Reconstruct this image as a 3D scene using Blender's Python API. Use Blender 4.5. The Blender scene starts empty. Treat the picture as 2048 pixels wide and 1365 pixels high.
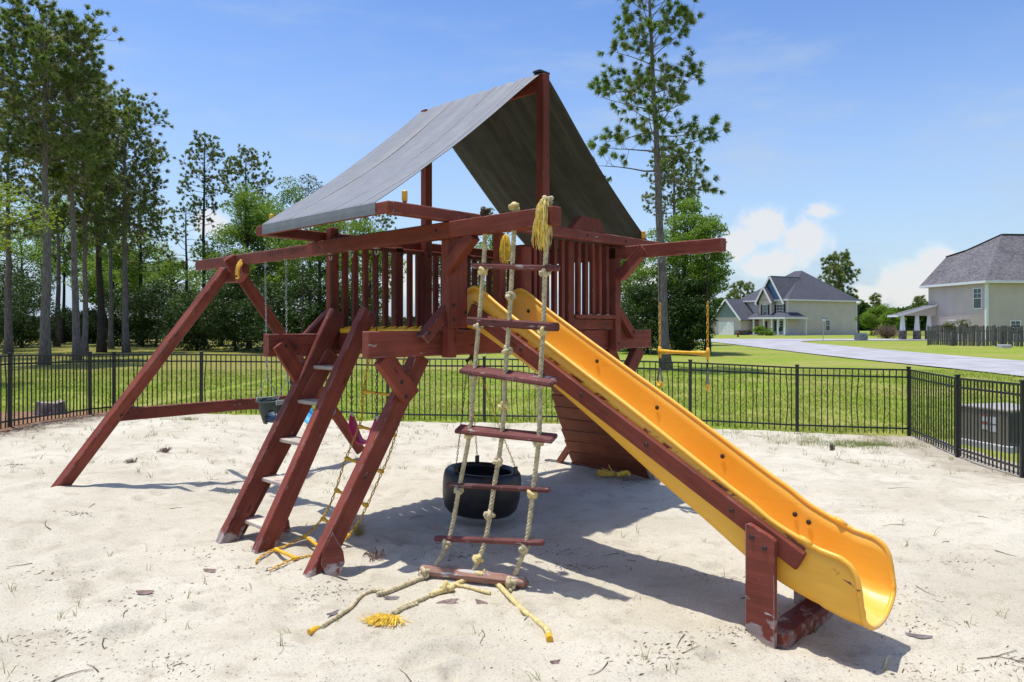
import bpy, math, random
import numpy as np
from mathutils import Vector, Matrix
R = math.radians
random.seed(7)
rng = np.random.default_rng(7)
SC = bpy.context.scene
COL = SC.collection

# ------------------------------------------------------------------ camera
cam_data = bpy.data.cameras.new("camera")
cam = bpy.data.objects.new("camera", cam_data)
COL.objects.link(cam)
cam.location = (0, 0, 1.85)
cam.rotation_euler = (R(90), 0, 0)
cam_data.sensor_width = 36.0
cam_data.lens = 1444.9 / 2048 * 36
cam_data.shift_y = -30.5 / 2048
cam_data.clip_start = 0.05
cam_data.clip_end = 6000
SC.camera = cam

# ------------------------------------------------------------------ light
SKY_S, SKY_G, SKY_K = 0.117, 1.52, 4.2   # strength, contrast of the clear sky
SUN_EL, SUN_AZ = R(79.4), R(-71)          # azimuth from +Y towards +X
world = bpy.data.worlds.new("World")
SC.world = world
world.use_nodes = True
sun_data = bpy.data.lights.new("sun", 'SUN')
sun_data.energy = 2.95
sun_data.angle = R(0.6)
sun_data.color = (1.0, 0.96, 0.90)
sun = bpy.data.objects.new("sun", sun_data)
COL.objects.link(sun)
sdir = Vector((math.sin(SUN_AZ) * math.cos(SUN_EL), math.cos(SUN_AZ) * math.cos(SUN_EL), math.sin(SUN_EL)))
sun.rotation_euler = sdir.to_track_quat('Z', 'Y').to_euler()
sun.location = (0, 0, 40)
SC.view_settings.view_transform = 'Standard'
SC.view_settings.look = 'None'
SC.view_settings.gamma = 1.0
SC.view_settings.use_curve_mapping = False
SC.view_settings.exposure = 0.68
try:
    SC.cycles.use_denoising = True
    SC.cycles.max_bounces = 10
    SC.cycles.diffuse_bounces = 6
    SC.cycles.transparent_max_bounces = 8
except Exception:
    pass

def build_world():
    nt = world.node_tree
    N, L = nt.nodes, nt.links
    N.clear()
    out = N.new('ShaderNodeOutputWorld')
    bg = N.new('ShaderNodeBackground')
    bg.inputs['Strength'].default_value = SKY_S
    sky = N.new('ShaderNodeTexSky')
    sky.sky_type = 'NISHITA'
    sky.sun_disc = False
    sky.sun_elevation = SUN_EL
    sky.sun_rotation = SUN_AZ
    sky.altitude = 0
    sky.air_density = 1.0
    sky.dust_density = 1.1
    sky.ozone_density = 2.2
    tc = N.new('ShaderNodeTexCoord')
    d = tc.outputs['Generated']
    sep = N.new('ShaderNodeSeparateXYZ'); L.new(d, sep.inputs[0])
    def m(op, a, b=None, c=None):
        n = N.new('ShaderNodeMath'); n.operation = op
        for i, v in enumerate((a, b, c)):
            if v is None: continue
            if isinstance(v, (int, float)): n.inputs[i].default_value = v
            else: L.new(v, n.inputs[i])
        return n.outputs[0]
    def noise(scale, detail, vec=None, rough=.6, mapping=None):
        n = N.new('ShaderNodeTexNoise'); n.inputs['Scale'].default_value = scale
        n.inputs['Detail'].default_value = detail; n.inputs['Roughness'].default_value = rough
        src = d
        if mapping:
            mp = N.new('ShaderNodeMapping'); mp.inputs['Scale'].default_value = mapping[0]
            mp.inputs['Rotation'].default_value = mapping[1]
            L.new(d, mp.inputs[0]); src = mp.outputs[0]
        L.new(src, n.inputs['Vector'])
        return n.outputs['Fac']
    # cumulus heads: azimuth (deg, from +Y towards +X), elevation, half width, half height (deg)
    heads = [(19.6, 7.4, 2.3, 2.0), (22.2, 6.4, 2.2, 2.6), (20.3, 4.7, 3.2, 1.5), (17.6, 6.2, 1.5, 1.5), (23.2, 8.3, 1.9, 1.0),
             (28.6, 2.9, 2.2, 1.9), (30.6, 4.4, 1.6, 1.5), (26.2, 2.0, 2.2, 1.0), (-22.5, 7.4, 1.6, 1.4), (-8.0, 4.0, 3.2, 1.8),
             (2.0, 4.2, 4.0, 1.6), (9.5, 4.0, 3.0, 1.5),
             (48, 5, 5, 3), (72, 7, 6, 4), (100, 5, 5, 3), (140, 6, 7, 4), (178, 5, 6, 3), (-48, 5, 5, 3), (-80, 6, 6, 3.5), (-118, 5, 6, 3), (-150, 7, 6, 4)]
    field = None
    for az, el, hw, hh in heads:
        a = R(az)
        rx, ry = math.cos(a), -math.sin(a)
        fx, fy = math.sin(a), math.cos(a)
        dot = N.new('ShaderNodeVectorMath'); dot.operation = 'DOT_PRODUCT'
        L.new(d, dot.inputs[0]); dot.inputs[1].default_value = (rx, ry, 0)
        dotf = N.new('ShaderNodeVectorMath'); dotf.operation = 'DOT_PRODUCT'
        L.new(d, dotf.inputs[0]); dotf.inputs[1].default_value = (fx, fy, 0)
        ax = m('DIVIDE', dot.outputs['Value'], math.sin(R(hw)))
        az_ = m('DIVIDE', m('SUBTRACT', sep.outputs[2], math.sin(R(el))), math.sin(R(hh)))
        # flatter undersides
        rr = m('SQRT', m('ADD', m('MULTIPLY', ax, ax), m('MULTIPLY', az_, az_)))
        f = m('MINIMUM', m('SUBTRACT', 1.0, rr), m('SUBTRACT', m('MULTIPLY', m('GREATER_THAN', dotf.outputs['Value'], 0.0), 9.0), 1.0))
        f = m('MAXIMUM', f, -1.0)
        field = f if field is None else m('MAXIMUM', field, f)
    puffs = m('ADD', m('MULTIPLY', noise(19, 8, rough=.62), .8), m('MULTIPLY', noise(64, 6, rough=.6), .2))
    field = m('ADD', field, m('MULTIPLY', m('SUBTRACT', puffs, .5), 2.3))
    mr = N.new('ShaderNodeMapRange'); mr.interpolation_type = 'SMOOTHSTEP'
    L.new(field, mr.inputs['Value']); mr.inputs['From Min'].default_value = -.10; mr.inputs['From Max'].default_value = 0.48
    cum = mr.outputs[0]
    # thin high wisps
    w = noise(2.6, 7, rough=.62, mapping=((1.0, 2.2, 5.0), (0.25, 0.35, 0.5)))
    mw = N.new('ShaderNodeMapRange'); mw.interpolation_type = 'SMOOTHSTEP'
    L.new(w, mw.inputs['Value']); mw.inputs['From Min'].default_value = .47; mw.inputs['From Max'].default_value = .80
    wisps = m('MULTIPLY', mw.outputs[0], .46)
    # milky band low over the horizon
    mh = N.new('ShaderNodeMapRange'); mh.interpolation_type = 'SMOOTHSTEP'
    L.new(sep.outputs[2], mh.inputs['Value'])
    mh.inputs['From Min'].default_value = 0.0; mh.inputs['From Max'].default_value = 0.44
    mh.inputs['To Min'].default_value = .70; mh.inputs['To Max'].default_value = 0.0
    mask = m('MAXIMUM', m('MULTIPLY', cum, .90), m('ADD', wisps, mh.outputs[0]))
    tone = N.new('ShaderNodeMix'); tone.data_type = 'RGBA'
    L.new(cum, tone.inputs[0])
    tone.inputs[6].default_value = (2.75, 3.4, 4.3, 1)
    tone.inputs[7].default_value = (4.4, 4.4, 4.5, 1)
    pre = N.new('ShaderNodeVectorMath'); pre.operation = 'SCALE'; pre.inputs['Scale'].default_value = 1 / SKY_K
    L.new(sky.outputs[0], pre.inputs[0])
    gam = N.new('ShaderNodeGamma'); gam.inputs['Gamma'].default_value = SKY_G
    L.new(pre.outputs[0], gam.inputs['Color'])
    grade = N.new('ShaderNodeVectorMath'); grade.operation = 'SCALE'; grade.inputs['Scale'].default_value = SKY_K
    L.new(gam.outputs[0], grade.inputs[0])
    mix = N.new('ShaderNodeMix'); mix.data_type = 'RGBA'
    L.new(mask, mix.inputs[0]); L.new(grade.outputs[0], mix.inputs[6]); L.new(tone.outputs[2], mix.inputs[7])
    L.new(mix.outputs[2], bg.inputs['Color'])
    L.new(bg.outputs[0], out.inputs[0])
build_world()

# ------------------------------------------------------------------ helpers
FINV = Matrix.Identity(4)
def tag(o, label=None, cat=None, group=None, kind=None):
    if label: o['label'] = label
    if cat: o['category'] = cat
    if group: o['group'] = group
    if kind: o['kind'] = kind
    return o
def thing(name, label, cat, loc=(0, 0, 0), rz=0.0, group=None):
    o = bpy.data.objects.new(name, None)
    o.empty_display_size = .2
    COL.objects.link(o)
    o.location = loc
    o.rotation_euler = (0, 0, rz)
    return tag(o, label, cat, group)
def chain_basis(p):
    """matrix from part p's space up to (not including) its root"""
    m_ = Matrix.Identity(4)
    while p is not None and p.parent is not None:
        m_ = p.matrix_parent_inverse @ p.matrix_basis @ m_ if False else (p.matrix_parent_inverse @ p.matrix_basis) @ m_
        p = p.parent
    return m_
def link(name, me, parent=None, mat=None):
    o = bpy.data.objects.new(name, me)
    COL.objects.link(o)
    if mat is not None and not me.materials: me.materials.append(mat)
    if parent is not None:
        o.parent = parent
        if parent.parent is not None:
            o.matrix_parent_inverse = chain_basis(parent).inverted()
    return o
def mesh(name, verts, faces, mat=None, smooth=False):
    me = bpy.data.meshes.new(name)
    me.from_pydata([tuple(v) for v in verts], [], [tuple(f) for f in faces])
    me.update()
    if mat is not None: me.materials.append(mat)
    if smooth: me.polygons.foreach_set('use_smooth', [True] * len(me.polygons))
    return me
def np_mesh(name, V, F, mat=None, smooth=False):
    """V (n,3) float, F (m,k) int with constant k"""
    V = np.asarray(V, np.float32); F = np.asarray(F, np.int32)
    me = bpy.data.meshes.new(name)
    me.vertices.add(len(V)); me.vertices.foreach_set('co', V.ravel())
    k = F.shape[1]
    me.loops.add(F.size); me.loops.foreach_set('vertex_index', F.ravel())
    me.polygons.add(len(F))
    me.polygons.foreach_set('loop_start', np.arange(0, F.size, k, dtype=np.int32))
    me.polygons.foreach_set('loop_total', np.full(len(F), k, np.int32))
    if smooth: me.polygons.foreach_set('use_smooth', np.ones(len(F), bool))
    me.update(calc_edges=True)
    if mat is not None: me.materials.append(mat)
    return me
class MB:
    """collects pieces of one part"""
    def __init__(s): s.v = []; s.f = []
    def add(s, V, F):
        o = len(s.v)
        s.v.extend([tuple(map(float, x)) for x in V]); s.f.extend([tuple(i + o for i in f) for f in F])
        return s
    def box(s, x0, x1, y0, y1, z0, z1, bev=0.0):
        V, F = chamfer_box(x1 - x0, y1 - y0, z1 - z0, bev)
        V = np.array(V) + np.array([(x0), (y0 + y1) / 2, (z0 + z1) / 2])
        return s.add(V, F)
    def obb(s, p0, p1, w, h, bev=0.0, up=(0, 0, 1)):
        m_, L_ = frame(p0, p1, up)
        V, F = chamfer_box(L_, w, h, bev)
        return s.add([m_ @ Vector(v) for v in V], F)
    def tube(s, pts, r, n=8, caps=True):
        V, F = tube_geo(pts, r, n, caps); return s.add(V, F)
    def build(s, name, mat, parent=None, smooth=False):
        return link(name, mesh(name, s.v, s.f, mat, smooth), parent)
def chamfer_box(L_, w, h, b=0.0):
    if b <= 0:
        V = [(x, y, z) for x in (0, L_) for y in (-w / 2, w / 2) for z in (-h / 2, h / 2)]
        return V, [(0, 1, 3, 2), (4, 6, 7, 5), (0, 4, 5, 1), (2, 3, 7, 6), (0, 2, 6, 4), (1, 5, 7, 3)]
    b = min(b, w * .4, h * .4, L_ * .4)
    def ring(x, q):
        a, c = w / 2 - q, h / 2 - q
        k = b if q == 0 else b * .6
        return [(x, -a + k, -c), (x, a - k, -c), (x, a, -c + k), (x, a, c - k), (x, a - k, c), (x, -a + k, c), (x, -a, c - k), (x, -a, -c + k)]
    V = ring(0, b) + ring(b, 0) + ring(L_ - b, 0) + ring(L_, b)
    F = [tuple(range(7, -1, -1)), tuple(range(24, 32))]
    for j in range(3):
        for i in range(8):
            F.append((j * 8 + i, j * 8 + (i + 1) % 8, j * 8 + 8 + (i + 1) % 8, j * 8 + 8 + i))
    return V, F
def frame(p0, p1, up=(0, 0, 1)):
    p0, p1 = Vector(p0), Vector(p1)
    x = (p1 - p0); L_ = x.length; x.normalize()
    up = Vector(up)
    if abs(x.dot(up)) > .98: up = Vector((0, 1, 0))
    z = (up - x * up.dot(x)).normalized(); y = z.cross(x)
    m_ = Matrix(((x.x, y.x, z.x, p0.x), (x.y, y.y, z.y, p0.y), (x.z, y.z, z.z, p0.z), (0, 0, 0, 1)))
    return m_, L_
_bc = {}
def beam(name, p0, p1, w, h, mat, parent, up=(0, 0, 1), bev=.007):
    m_, L_ = frame(p0, p1, up)
    key = (round(L_, 3), round(w, 3), round(h, 3), bev, mat.name)
    if key not in _bc:
        V, F = chamfer_box(L_, w, h, bev)
        _bc[key] = mesh(name, V, F, mat)
    o = link(name, _bc[key], parent)
    o.matrix_basis = m_
    return o
def bar(name, u0, u1, v0, v1, z0, z1, mat, parent, bev=.007):
    du, dv, dz = u1 - u0, v1 - v0, z1 - z0
    cu, cv, cz = (u0 + u1) / 2, (v0 + v1) / 2, (z0 + z1) / 2
    if du >= dv and du >= dz: return beam(name, (u0, cv, cz), (u1, cv, cz), dv, dz, mat, parent, bev=bev)
    if dv >= dz: return beam(name, (cu, v0, cz), (cu, v1, cz), du, dz, mat, parent, bev=bev)
    return beam(name, (cu, cv, z0), (cu, cv, z1), du, dv, mat, parent, bev=bev)
def tube_geo(pts, r, n=8, caps=True):
    P = np.array([tuple(p) for p in pts], float); k = len(P)
    rr = np.full(k, r) if np.isscalar(r) else np.asarray(r, float)
    T = np.gradient(P, axis=0); T /= np.linalg.norm(T, axis=1)[:, None] + 1e-12
    a = np.array([0, 0, 1.0]) if abs(T[0][2]) < .9 else np.array([1.0, 0, 0])
    n0 = a - T[0] * a.dot(T[0]); n0 /= np.linalg.norm(n0)
    V = []; th = np.linspace(0, 2 * np.pi, n, endpoint=False)
    for i in range(k):
        n0 = n0 - T[i] * n0.dot(T[i]); n0 /= np.linalg.norm(n0) + 1e-12
        b = np.cross(T[i], n0)
        V.append(P[i] + rr[i] * (np.cos(th)[:, None] * n0 + np.sin(th)[:, None] * b))
    V = np.concatenate(V)
    F = [(j * n + i, j * n + (i + 1) % n, (j + 1) * n + (i + 1) % n, (j + 1) * n + i) for j in range(k - 1) for i in range(n)]
    if caps: F += [tuple(range(n - 1, -1, -1)), tuple(range((k - 1) * n, k * n))]
    return V, F
def smooth_path(pts, n):
    """Catmull-Rom resample to n evenly spaced points"""
    P = np.array([tuple(p) for p in pts], float)
    P = np.vstack([2 * P[0] - P[1], P, 2 * P[-1] - P[-2]])
    out = []
    for i in range(1, len(P) - 2):
        t = np.linspace(0, 1, 24, endpoint=False)[:, None]
        p0, p1, p2, p3 = P[i - 1], P[i], P[i + 1], P[i + 2]
        out.append(.5 * ((2 * p1) + (-p0 + p2) * t + (2 * p0 - 5 * p1 + 4 * p2 - p3) * t ** 2 + (-p0 + 3 * p1 - 3 * p2 + p3) * t ** 3))
    Q = np.vstack(out + [P[-2][None]])
    s = np.r_[0, np.cumsum(np.linalg.norm(np.diff(Q, axis=0), axis=1))]
    q = np.linspace(0, s[-1], n)
    return np.stack([np.interp(q, s, Q[:, c]) for c in range(3)], 1)
def path_len(pts):
    P = np.array([tuple(p) for p in pts], float)
    return float(np.linalg.norm(np.diff(P, axis=0), axis=1).sum())
def rope_geo(pts, r, pitch=.085):
    L_ = path_len(pts); n = max(8, int(L_ / pitch * 9))
    P = smooth_path(pts, n)
    T = np.gradient(P, axis=0); T /= np.linalg.norm(T, axis=1)[:, None] + 1e-12
    a = np.array([0, 0, 1.0]) if abs(T[0][2]) < .9 else np.array([1.0, 0, 0])
    n0 = a - T[0] * a.dot(T[0]); n0 /= np.linalg.norm(n0)
    Ns = []; Bs = []
    for i in range(n):
        n0 = n0 - T[i] * n0.dot(T[i]); n0 /= np.linalg.norm(n0) + 1e-12
        Ns.append(n0.copy()); Bs.append(np.cross(T[i], n0))
    Ns, Bs = np.array(Ns), np.array(Bs)
    s = np.linspace(0, L_, n)
    m_ = MB()
    for k in range(3):
        ph = 2 * np.pi * (s / pitch + k / 3)
        Q = P + .52 * r * (np.cos(ph)[:, None] * Ns + np.sin(ph)[:, None] * Bs)
        m_.tube(Q, .56 * r, 6)
    return m_
def chain_geo(pts, link_len, wire, wid=.6):
    L_ = path_len(pts); n = max(2, int(L_ / (link_len * .76)))
    P = smooth_path(pts, n + 1)
    m_ = MB()
    S, Tn = 10, 4
    a = np.linspace(0, 2 * np.pi, S, endpoint=False); b = np.linspace(0, 2 * np.pi, Tn, endpoint=False)
    cx = np.sign(np.cos(a)) * np.abs(np.cos(a)) ** .75 * (link_len / 2 - wire); cy = np.sign(np.sin(a)) * np.abs(np.sin(a)) ** .75 * (link_len * wid / 2 - wire)
    base = []
    for i in range(S):
        rd = np.array([cx[i], cy[i], 0]); rd = rd / np.linalg.norm(rd)
        for t in b: base.append(np.array([cx[i], cy[i], 0]) + wire * (math.cos(t) * rd + math.sin(t) * np.array([0, 0, 1])))
    base = np.array(base)
    F = [(i * Tn + j, ((i + 1) % S) * Tn + j, ((i + 1) % S) * Tn + (j + 1) % Tn, i * Tn + (j + 1) % Tn) for i in range(S) for j in range(Tn)]
    for i in range(n):
        mf, _ = frame(P[i], P[i + 1], (0.3, 1, 0.2))
        c = (Vector(P[i]) + Vector(P[i + 1])) / 2
        rot = Matrix.Rotation(math.pi / 2 * (i % 2) + .4, 3, 'X')
        M3 = mf.to_3x3() @ rot
        m_.add(base @ np.array(M3).T + np.array(c), F)
    return m_
def lathe(profile, n=32, closed=True):
    prof = np.array(profile, float); k = len(prof)
    V = [(r * math.cos(2 * math.pi * i / n), r * math.sin(2 * math.pi * i / n), z) for i in range(n) for r, z in prof]
    F = []
    for i in range(n):
        for j in range(k if closed else k - 1):
            j2 = (j + 1) % k; i2 = (i + 1) % n
            F.append((i * k + j, i2 * k + j, i2 * k + j2, i * k + j2))
    return V, F
def prism(poly, z0, z1):
    """poly list of (x,y) ccw"""
    n = len(poly)
    V = [(x, y, z0) for x, y in poly] + [(x, y, z1) for x, y in poly]
    F = [tuple(range(n - 1, -1, -1)), tuple(range(n, 2 * n))] + [(i, (i + 1) % n, n + (i + 1) % n, n + i) for i in range(n)]
    return V, F
def ss(a, b, x):
    t = np.clip((np.asarray(x, float) - a) / (b - a), 0, 1); return t * t * (3 - 2 * t)
def vnoise(x, y, seed=0):
    xi = np.floor(x).astype(np.int64); yi = np.floor(y).astype(np.int64)
    fx = x - xi; fy = y - yi
    fx = fx * fx * (3 - 2 * fx); fy = fy * fy * (3 - 2 * fy)
    def h(a, b):
        n = (a * 374761393 + b * 668265263 + seed * 982451653) & 0xffffffff
        n = ((n ^ (n >> 13)) * 1274126177) & 0xffffffff
        return ((n ^ (n >> 16)) & 0xffff) / 65535.0
    return (h(xi, yi) * (1 - fx) + h(xi + 1, yi) * fx) * (1 - fy) + (h(xi, yi + 1) * (1 - fx) + h(xi + 1, yi + 1) * fx) * fy
def fbm(x, y, o=4, seed=0):
    s = 0; a = .5
    for i in range(o):
        s = s + a * vnoise(x * 2 ** i, y * 2 ** i, seed + i); a *= .5
    return s
def gz(x, y):
    x = np.asarray(x, float); y = np.asarray(y, float)
    lf = ss(2.8, 4.8, -x)
    z = .2 * lf * ss(4.5, 7, y) - .1 * lf * ss(12, 15.0, y)
    z = z + .07 * ss(10.5, 13.3, y) * (1 - ss(1.0, 4.5, np.abs(x + .5)))
    z = z - .10 * ss(3, 6, x) * ss(7.5, 10.5, y)
    f = ss(15.5, 30, y)
    far = .05 + .25 * ss(35, 75, y)
    return z * (1 - f) + far * f
def G(x, y): return float(gz(x, y))

# ------------------------------------------------------------------ materials
class NT:
    def __init__(s, name):
        s.m = bpy.data.materials.new(name); s.m.use_nodes = True
        s.t = s.m.node_tree; s.N = s.t.nodes; s.L = s.t.links
        s.N.clear()
        s.out = s.N.new('ShaderNodeOutputMaterial')
        s.p = s.N.new('ShaderNodeBsdfPrincipled')
        s.L.new(s.p.outputs[0], s.out.inputs[0])
        s._tc = None
    def coord(s, kind='Object', scale=None):
        if s._tc is None: s._tc = s.N.new('ShaderNodeTexCoord')
        if kind == 'Position':
            g = s.N.new('ShaderNodeNewGeometry'); o = g.outputs['Position']
        else: o = s._tc.outputs[kind]
        if scale is not None:
            mp = s.N.new('ShaderNodeMapping'); mp.inputs['Scale'].default_value = scale
            s.L.new(o, mp.inputs[0]); o = mp.outputs[0]
        return o
    def noise(s, scale, detail=4, vec=None, rough=.55, out='Fac'):
        n = s.N.new('ShaderNodeTexNoise'); n.inputs['Scale'].default_value = scale
        n.inputs['Detail'].default_value = detail; n.inputs['Roughness'].default_value = rough
        s.L.new(vec if vec is not None else s.coord(), n.inputs['Vector'])
        return n.outputs[out]
    def math(s, op, a, b=None, c=None):
        n = s.N.new('ShaderNodeMath'); n.operation = op
        for i, v in enumerate((a, b, c)):
            if v is None: continue
            if isinstance(v, (int, float)): n.inputs[i].default_value = v
            else: s.L.new(v, n.inputs[i])
        return n.outputs[0]
    def rng(s, v, a, b, c=0.0, d=1.0, smooth=True):
        n = s.N.new('ShaderNodeMapRange')
        if smooth: n.interpolation_type = 'SMOOTHSTEP'
        s.L.new(v, n.inputs['Value'])
        for k, x in zip(('From Min', 'From Max', 'To Min', 'To Max'), (a, b, c, d)): n.inputs[k].default_value = x
        return n.outputs[0]
    def mix(s, f, a, b):
        n = s.N.new('ShaderNodeMix'); n.data_type = 'RGBA'
        for i, v in ((0, f), (6, a), (7, b)):
            if isinstance(v, (int, float)): n.inputs[i].default_value = v
            elif isinstance(v, tuple): n.inputs[i].default_value = (*v[:3], 1)
            else: s.L.new(v, n.inputs[i])
        return n.outputs[2]
    def bump(s, h, strength=.3, dist=.01, normal=None):
        n = s.N.new('ShaderNodeBump'); n.inputs['Strength'].default_value = strength; n.inputs['Distance'].default_value = dist
        s.L.new(h, n.inputs['Height'])
        if normal is not None: s.L.new(normal, n.inputs['Normal'])
        s.L.new(n.outputs[0], s.p.inputs['Normal'])
        return n.outputs[0]
    def obj_random(s):
        n = s.N.new('ShaderNodeObjectInfo'); return n.outputs['Random']
    def color(s, c):
        if isinstance(c, tuple): s.p.inputs['Base Color'].default_value = (*c[:3], 1)
        else: s.L.new(c, s.p.inputs['Base Color'])
        return s
    def rough(s, r):
        if isinstance(r, (int, float)): s.p.inputs['Roughness'].default_value = r
        else: s.L.new(r, s.p.inputs['Roughness'])
        return s
    def spec(s, v):
        s.p.inputs['Specular IOR Level'].default_value = v; return s
def simple(name, col, rough=.6, var=.25, scale=8, bump=.15, spec=.35, metal=0.0, coord='Object'):
    t = NT(name)
    n = t.noise(scale, 5, t.coord(coord))
    a = tuple(c * (1 - var) for c in col); b = tuple(min(1, c * (1 + var)) for c in col)
    t.color(t.mix(t.rng(n, .3, .7), a, b)).rough(rough).spec(spec)
    t.p.inputs['Metallic'].default_value = metal
    if bump: t.bump(t.noise(scale * 6, 4, t.coord(coord)), bump, .01)
    return t.m
def wood(name, c0, c1, worn, ground_wear=0.16, wear=.62, rough=.55, edge0=.55):
    t = NT(name)
    oc = t.coord('Object')
    mp = t.N.new('ShaderNodeMapping'); mp.inputs['Scale'].default_value = (1.2, 26, 26)
    add = t.N.new('ShaderNodeVectorMath'); add.operation = 'ADD'
    comb = t.N.new('ShaderNodeCombineXYZ')
    rnd = t.math('MULTIPLY', t.obj_random(), 37.0)
    for i in range(3): t.L.new(rnd, comb.inputs[i])
    t.L.new(oc, add.inputs[0]); t.L.new(comb.outputs[0], add.inputs[1])
    t.L.new(add.outputs[0], mp.inputs[0])
    grain = t.noise(1.0, 6, mp.outputs[0], .65)
    blot = t.noise(3.2, 4, add.outputs[0])
    col = t.mix(t.rng(grain, .32, .68), c0, c1)
    col = t.mix(t.rng(blot, .35, .75, 0, .38), col, tuple(min(1, x * 1.55) for x in c1))
    dark = t.noise(1.1, 3, add.outputs[0])
    col = t.mix(t.rng(dark, .5, .72, 0, .35), col, tuple(x * .55 for x in c0))
    tint = t.rng(t.obj_random(), 0, 1, .82, 1.18, False)
    hs = t.N.new('ShaderNodeHueSaturation'); t.L.new(tint, hs.inputs['Value']); t.L.new(col, hs.inputs['Color']); col = hs.outputs[0]
    # scuffs along the grain, chipped to bare wood
    mp2 = t.N.new('ShaderNodeMapping'); mp2.inputs['Scale'].default_value = (5, 22, 22); t.L.new(add.outputs[0], mp2.inputs[0])
    chip = t.noise(1.0, 5, mp2.outputs[0], .7)
    mask = t.rng(chip, wear, wear + .05)
    # feet worn bare by sand and water
    pos = t.coord('Position'); sp = t.N.new('ShaderNodeSeparateXYZ'); t.L.new(pos, sp.inputs[0])
    low = t.math('ADD', sp.outputs[2], t.math('MULTIPLY', t.math('SUBTRACT', t.noise(9, 4, add.outputs[0]), .5), -.45))
    foot = t.rng(low, ground_wear, ground_wear - .05)
    if ground_wear <= 0: foot = 0.0
    # corners rubbed pale
    bv = t.N.new('ShaderNodeBevel'); bv.samples = 4; bv.inputs['Radius'].default_value = .012
    gn = t.N.new('ShaderNodeNewGeometry')
    dp = t.N.new('ShaderNodeVectorMath'); dp.operation = 'DOT_PRODUCT'; t.L.new(bv.outputs[0], dp.inputs[0]); t.L.new(gn.outputs['Normal'], dp.inputs[1])
    rub = t.rng(dp.outputs['Value'], .97, .86)
    rubn = t.rng(t.noise(6.5, 5, add.outputs[0], .7), edge0, edge0 + .07)
    mask = t.math('MAXIMUM', mask, t.math('MULTIPLY', t.math('MULTIPLY', rub, rubn), .8))
    mask = t.math('MAXIMUM', mask, t.math('MULTIPLY', foot, .85))
    t.color(t.mix(mask, col, t.mix(t.rng(grain, .35, .65), worn, tuple(x * .6 for x in worn))))
    t.rough(t.rng(grain, .3, .7, rough - .02, rough + .16)).spec(.22)
    # drying cracks and a few knots
    mp4 = t.N.new('ShaderNodeMapping'); mp4.inputs['Scale'].default_value = (1.1, 30, 30); t.L.new(add.outputs[0], mp4.inputs[0])
    crack = t.rng(t.math('ABSOLUTE', t.math('SUBTRACT', t.noise(1.0, 2, mp4.outputs[0], .5), .5)), .0, .012, 1, 0)
    crack = t.math('MULTIPLY', crack, t.rng(t.noise(2.3, 2, add.outputs[0]), .54, .62))
    vk = t.N.new('ShaderNodeTexVoronoi'); vk.inputs['Scale'].default_value = 1.0
    mp5 = t.N.new('ShaderNodeMapping'); mp5.inputs['Scale'].default_value = (2.6, 9, 9); t.L.new(add.outputs[0], mp5.inputs[0]); t.L.new(mp5.outputs[0], vk.inputs['Vector'])
    knot = t.rng(vk.outputs['Distance'], .07, .13, 1, 0)
    dk = t.math('MAXIMUM', t.math('MULTIPLY', crack, .8), t.math('MULTIPLY', knot, .55))
    base_in = t.p.inputs['Base Color'].links[0].from_socket
    t.color(t.mix(dk, base_in, tuple(x * .22 for x in c0)))
    h = t.math('ADD', t.math('MULTIPLY', grain, .8), t.math('MULTIPLY', t.math('ADD', mask, crack), -.6))
    t.bump(h, .45, .005)
    return t.m
STAIN = wood('red_brown_stain', (.130, .0285, .0175), (.208, .048, .029), (.40, .31, .28), .02, .725)
STAIN2 = wood('worn_red_brown_stain', (.135, .031, .020), (.218, .054, .035), (.50, .43, .40), .085, .652, edge0=.48)
TREADW = wood('bare_worn_tread', (.42, .35, .28), (.56, .49, .41), (.20, .08, .06), 0.0, .60)
LOGW = wood('weathered_log', (.20, .085, .06), (.30, .17, .12), (.60, .55, .52), .0, .535)
RUNGW = wood('dark_worn_rung', (.085, .028, .024), (.15, .048, .042), (.46, .38, .36), 0.0, .595)
PLANK = wood('ramp_plank_stain', (.16, .045, .022), (.24, .072, .036), (.34, .22, .16), .0, .72)
GREYW = wood('grey_weathered_wood', (.085, .078, .074), (.17, .158, .150), (.24, .22, .21), 0.0, .64, .8)

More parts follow.
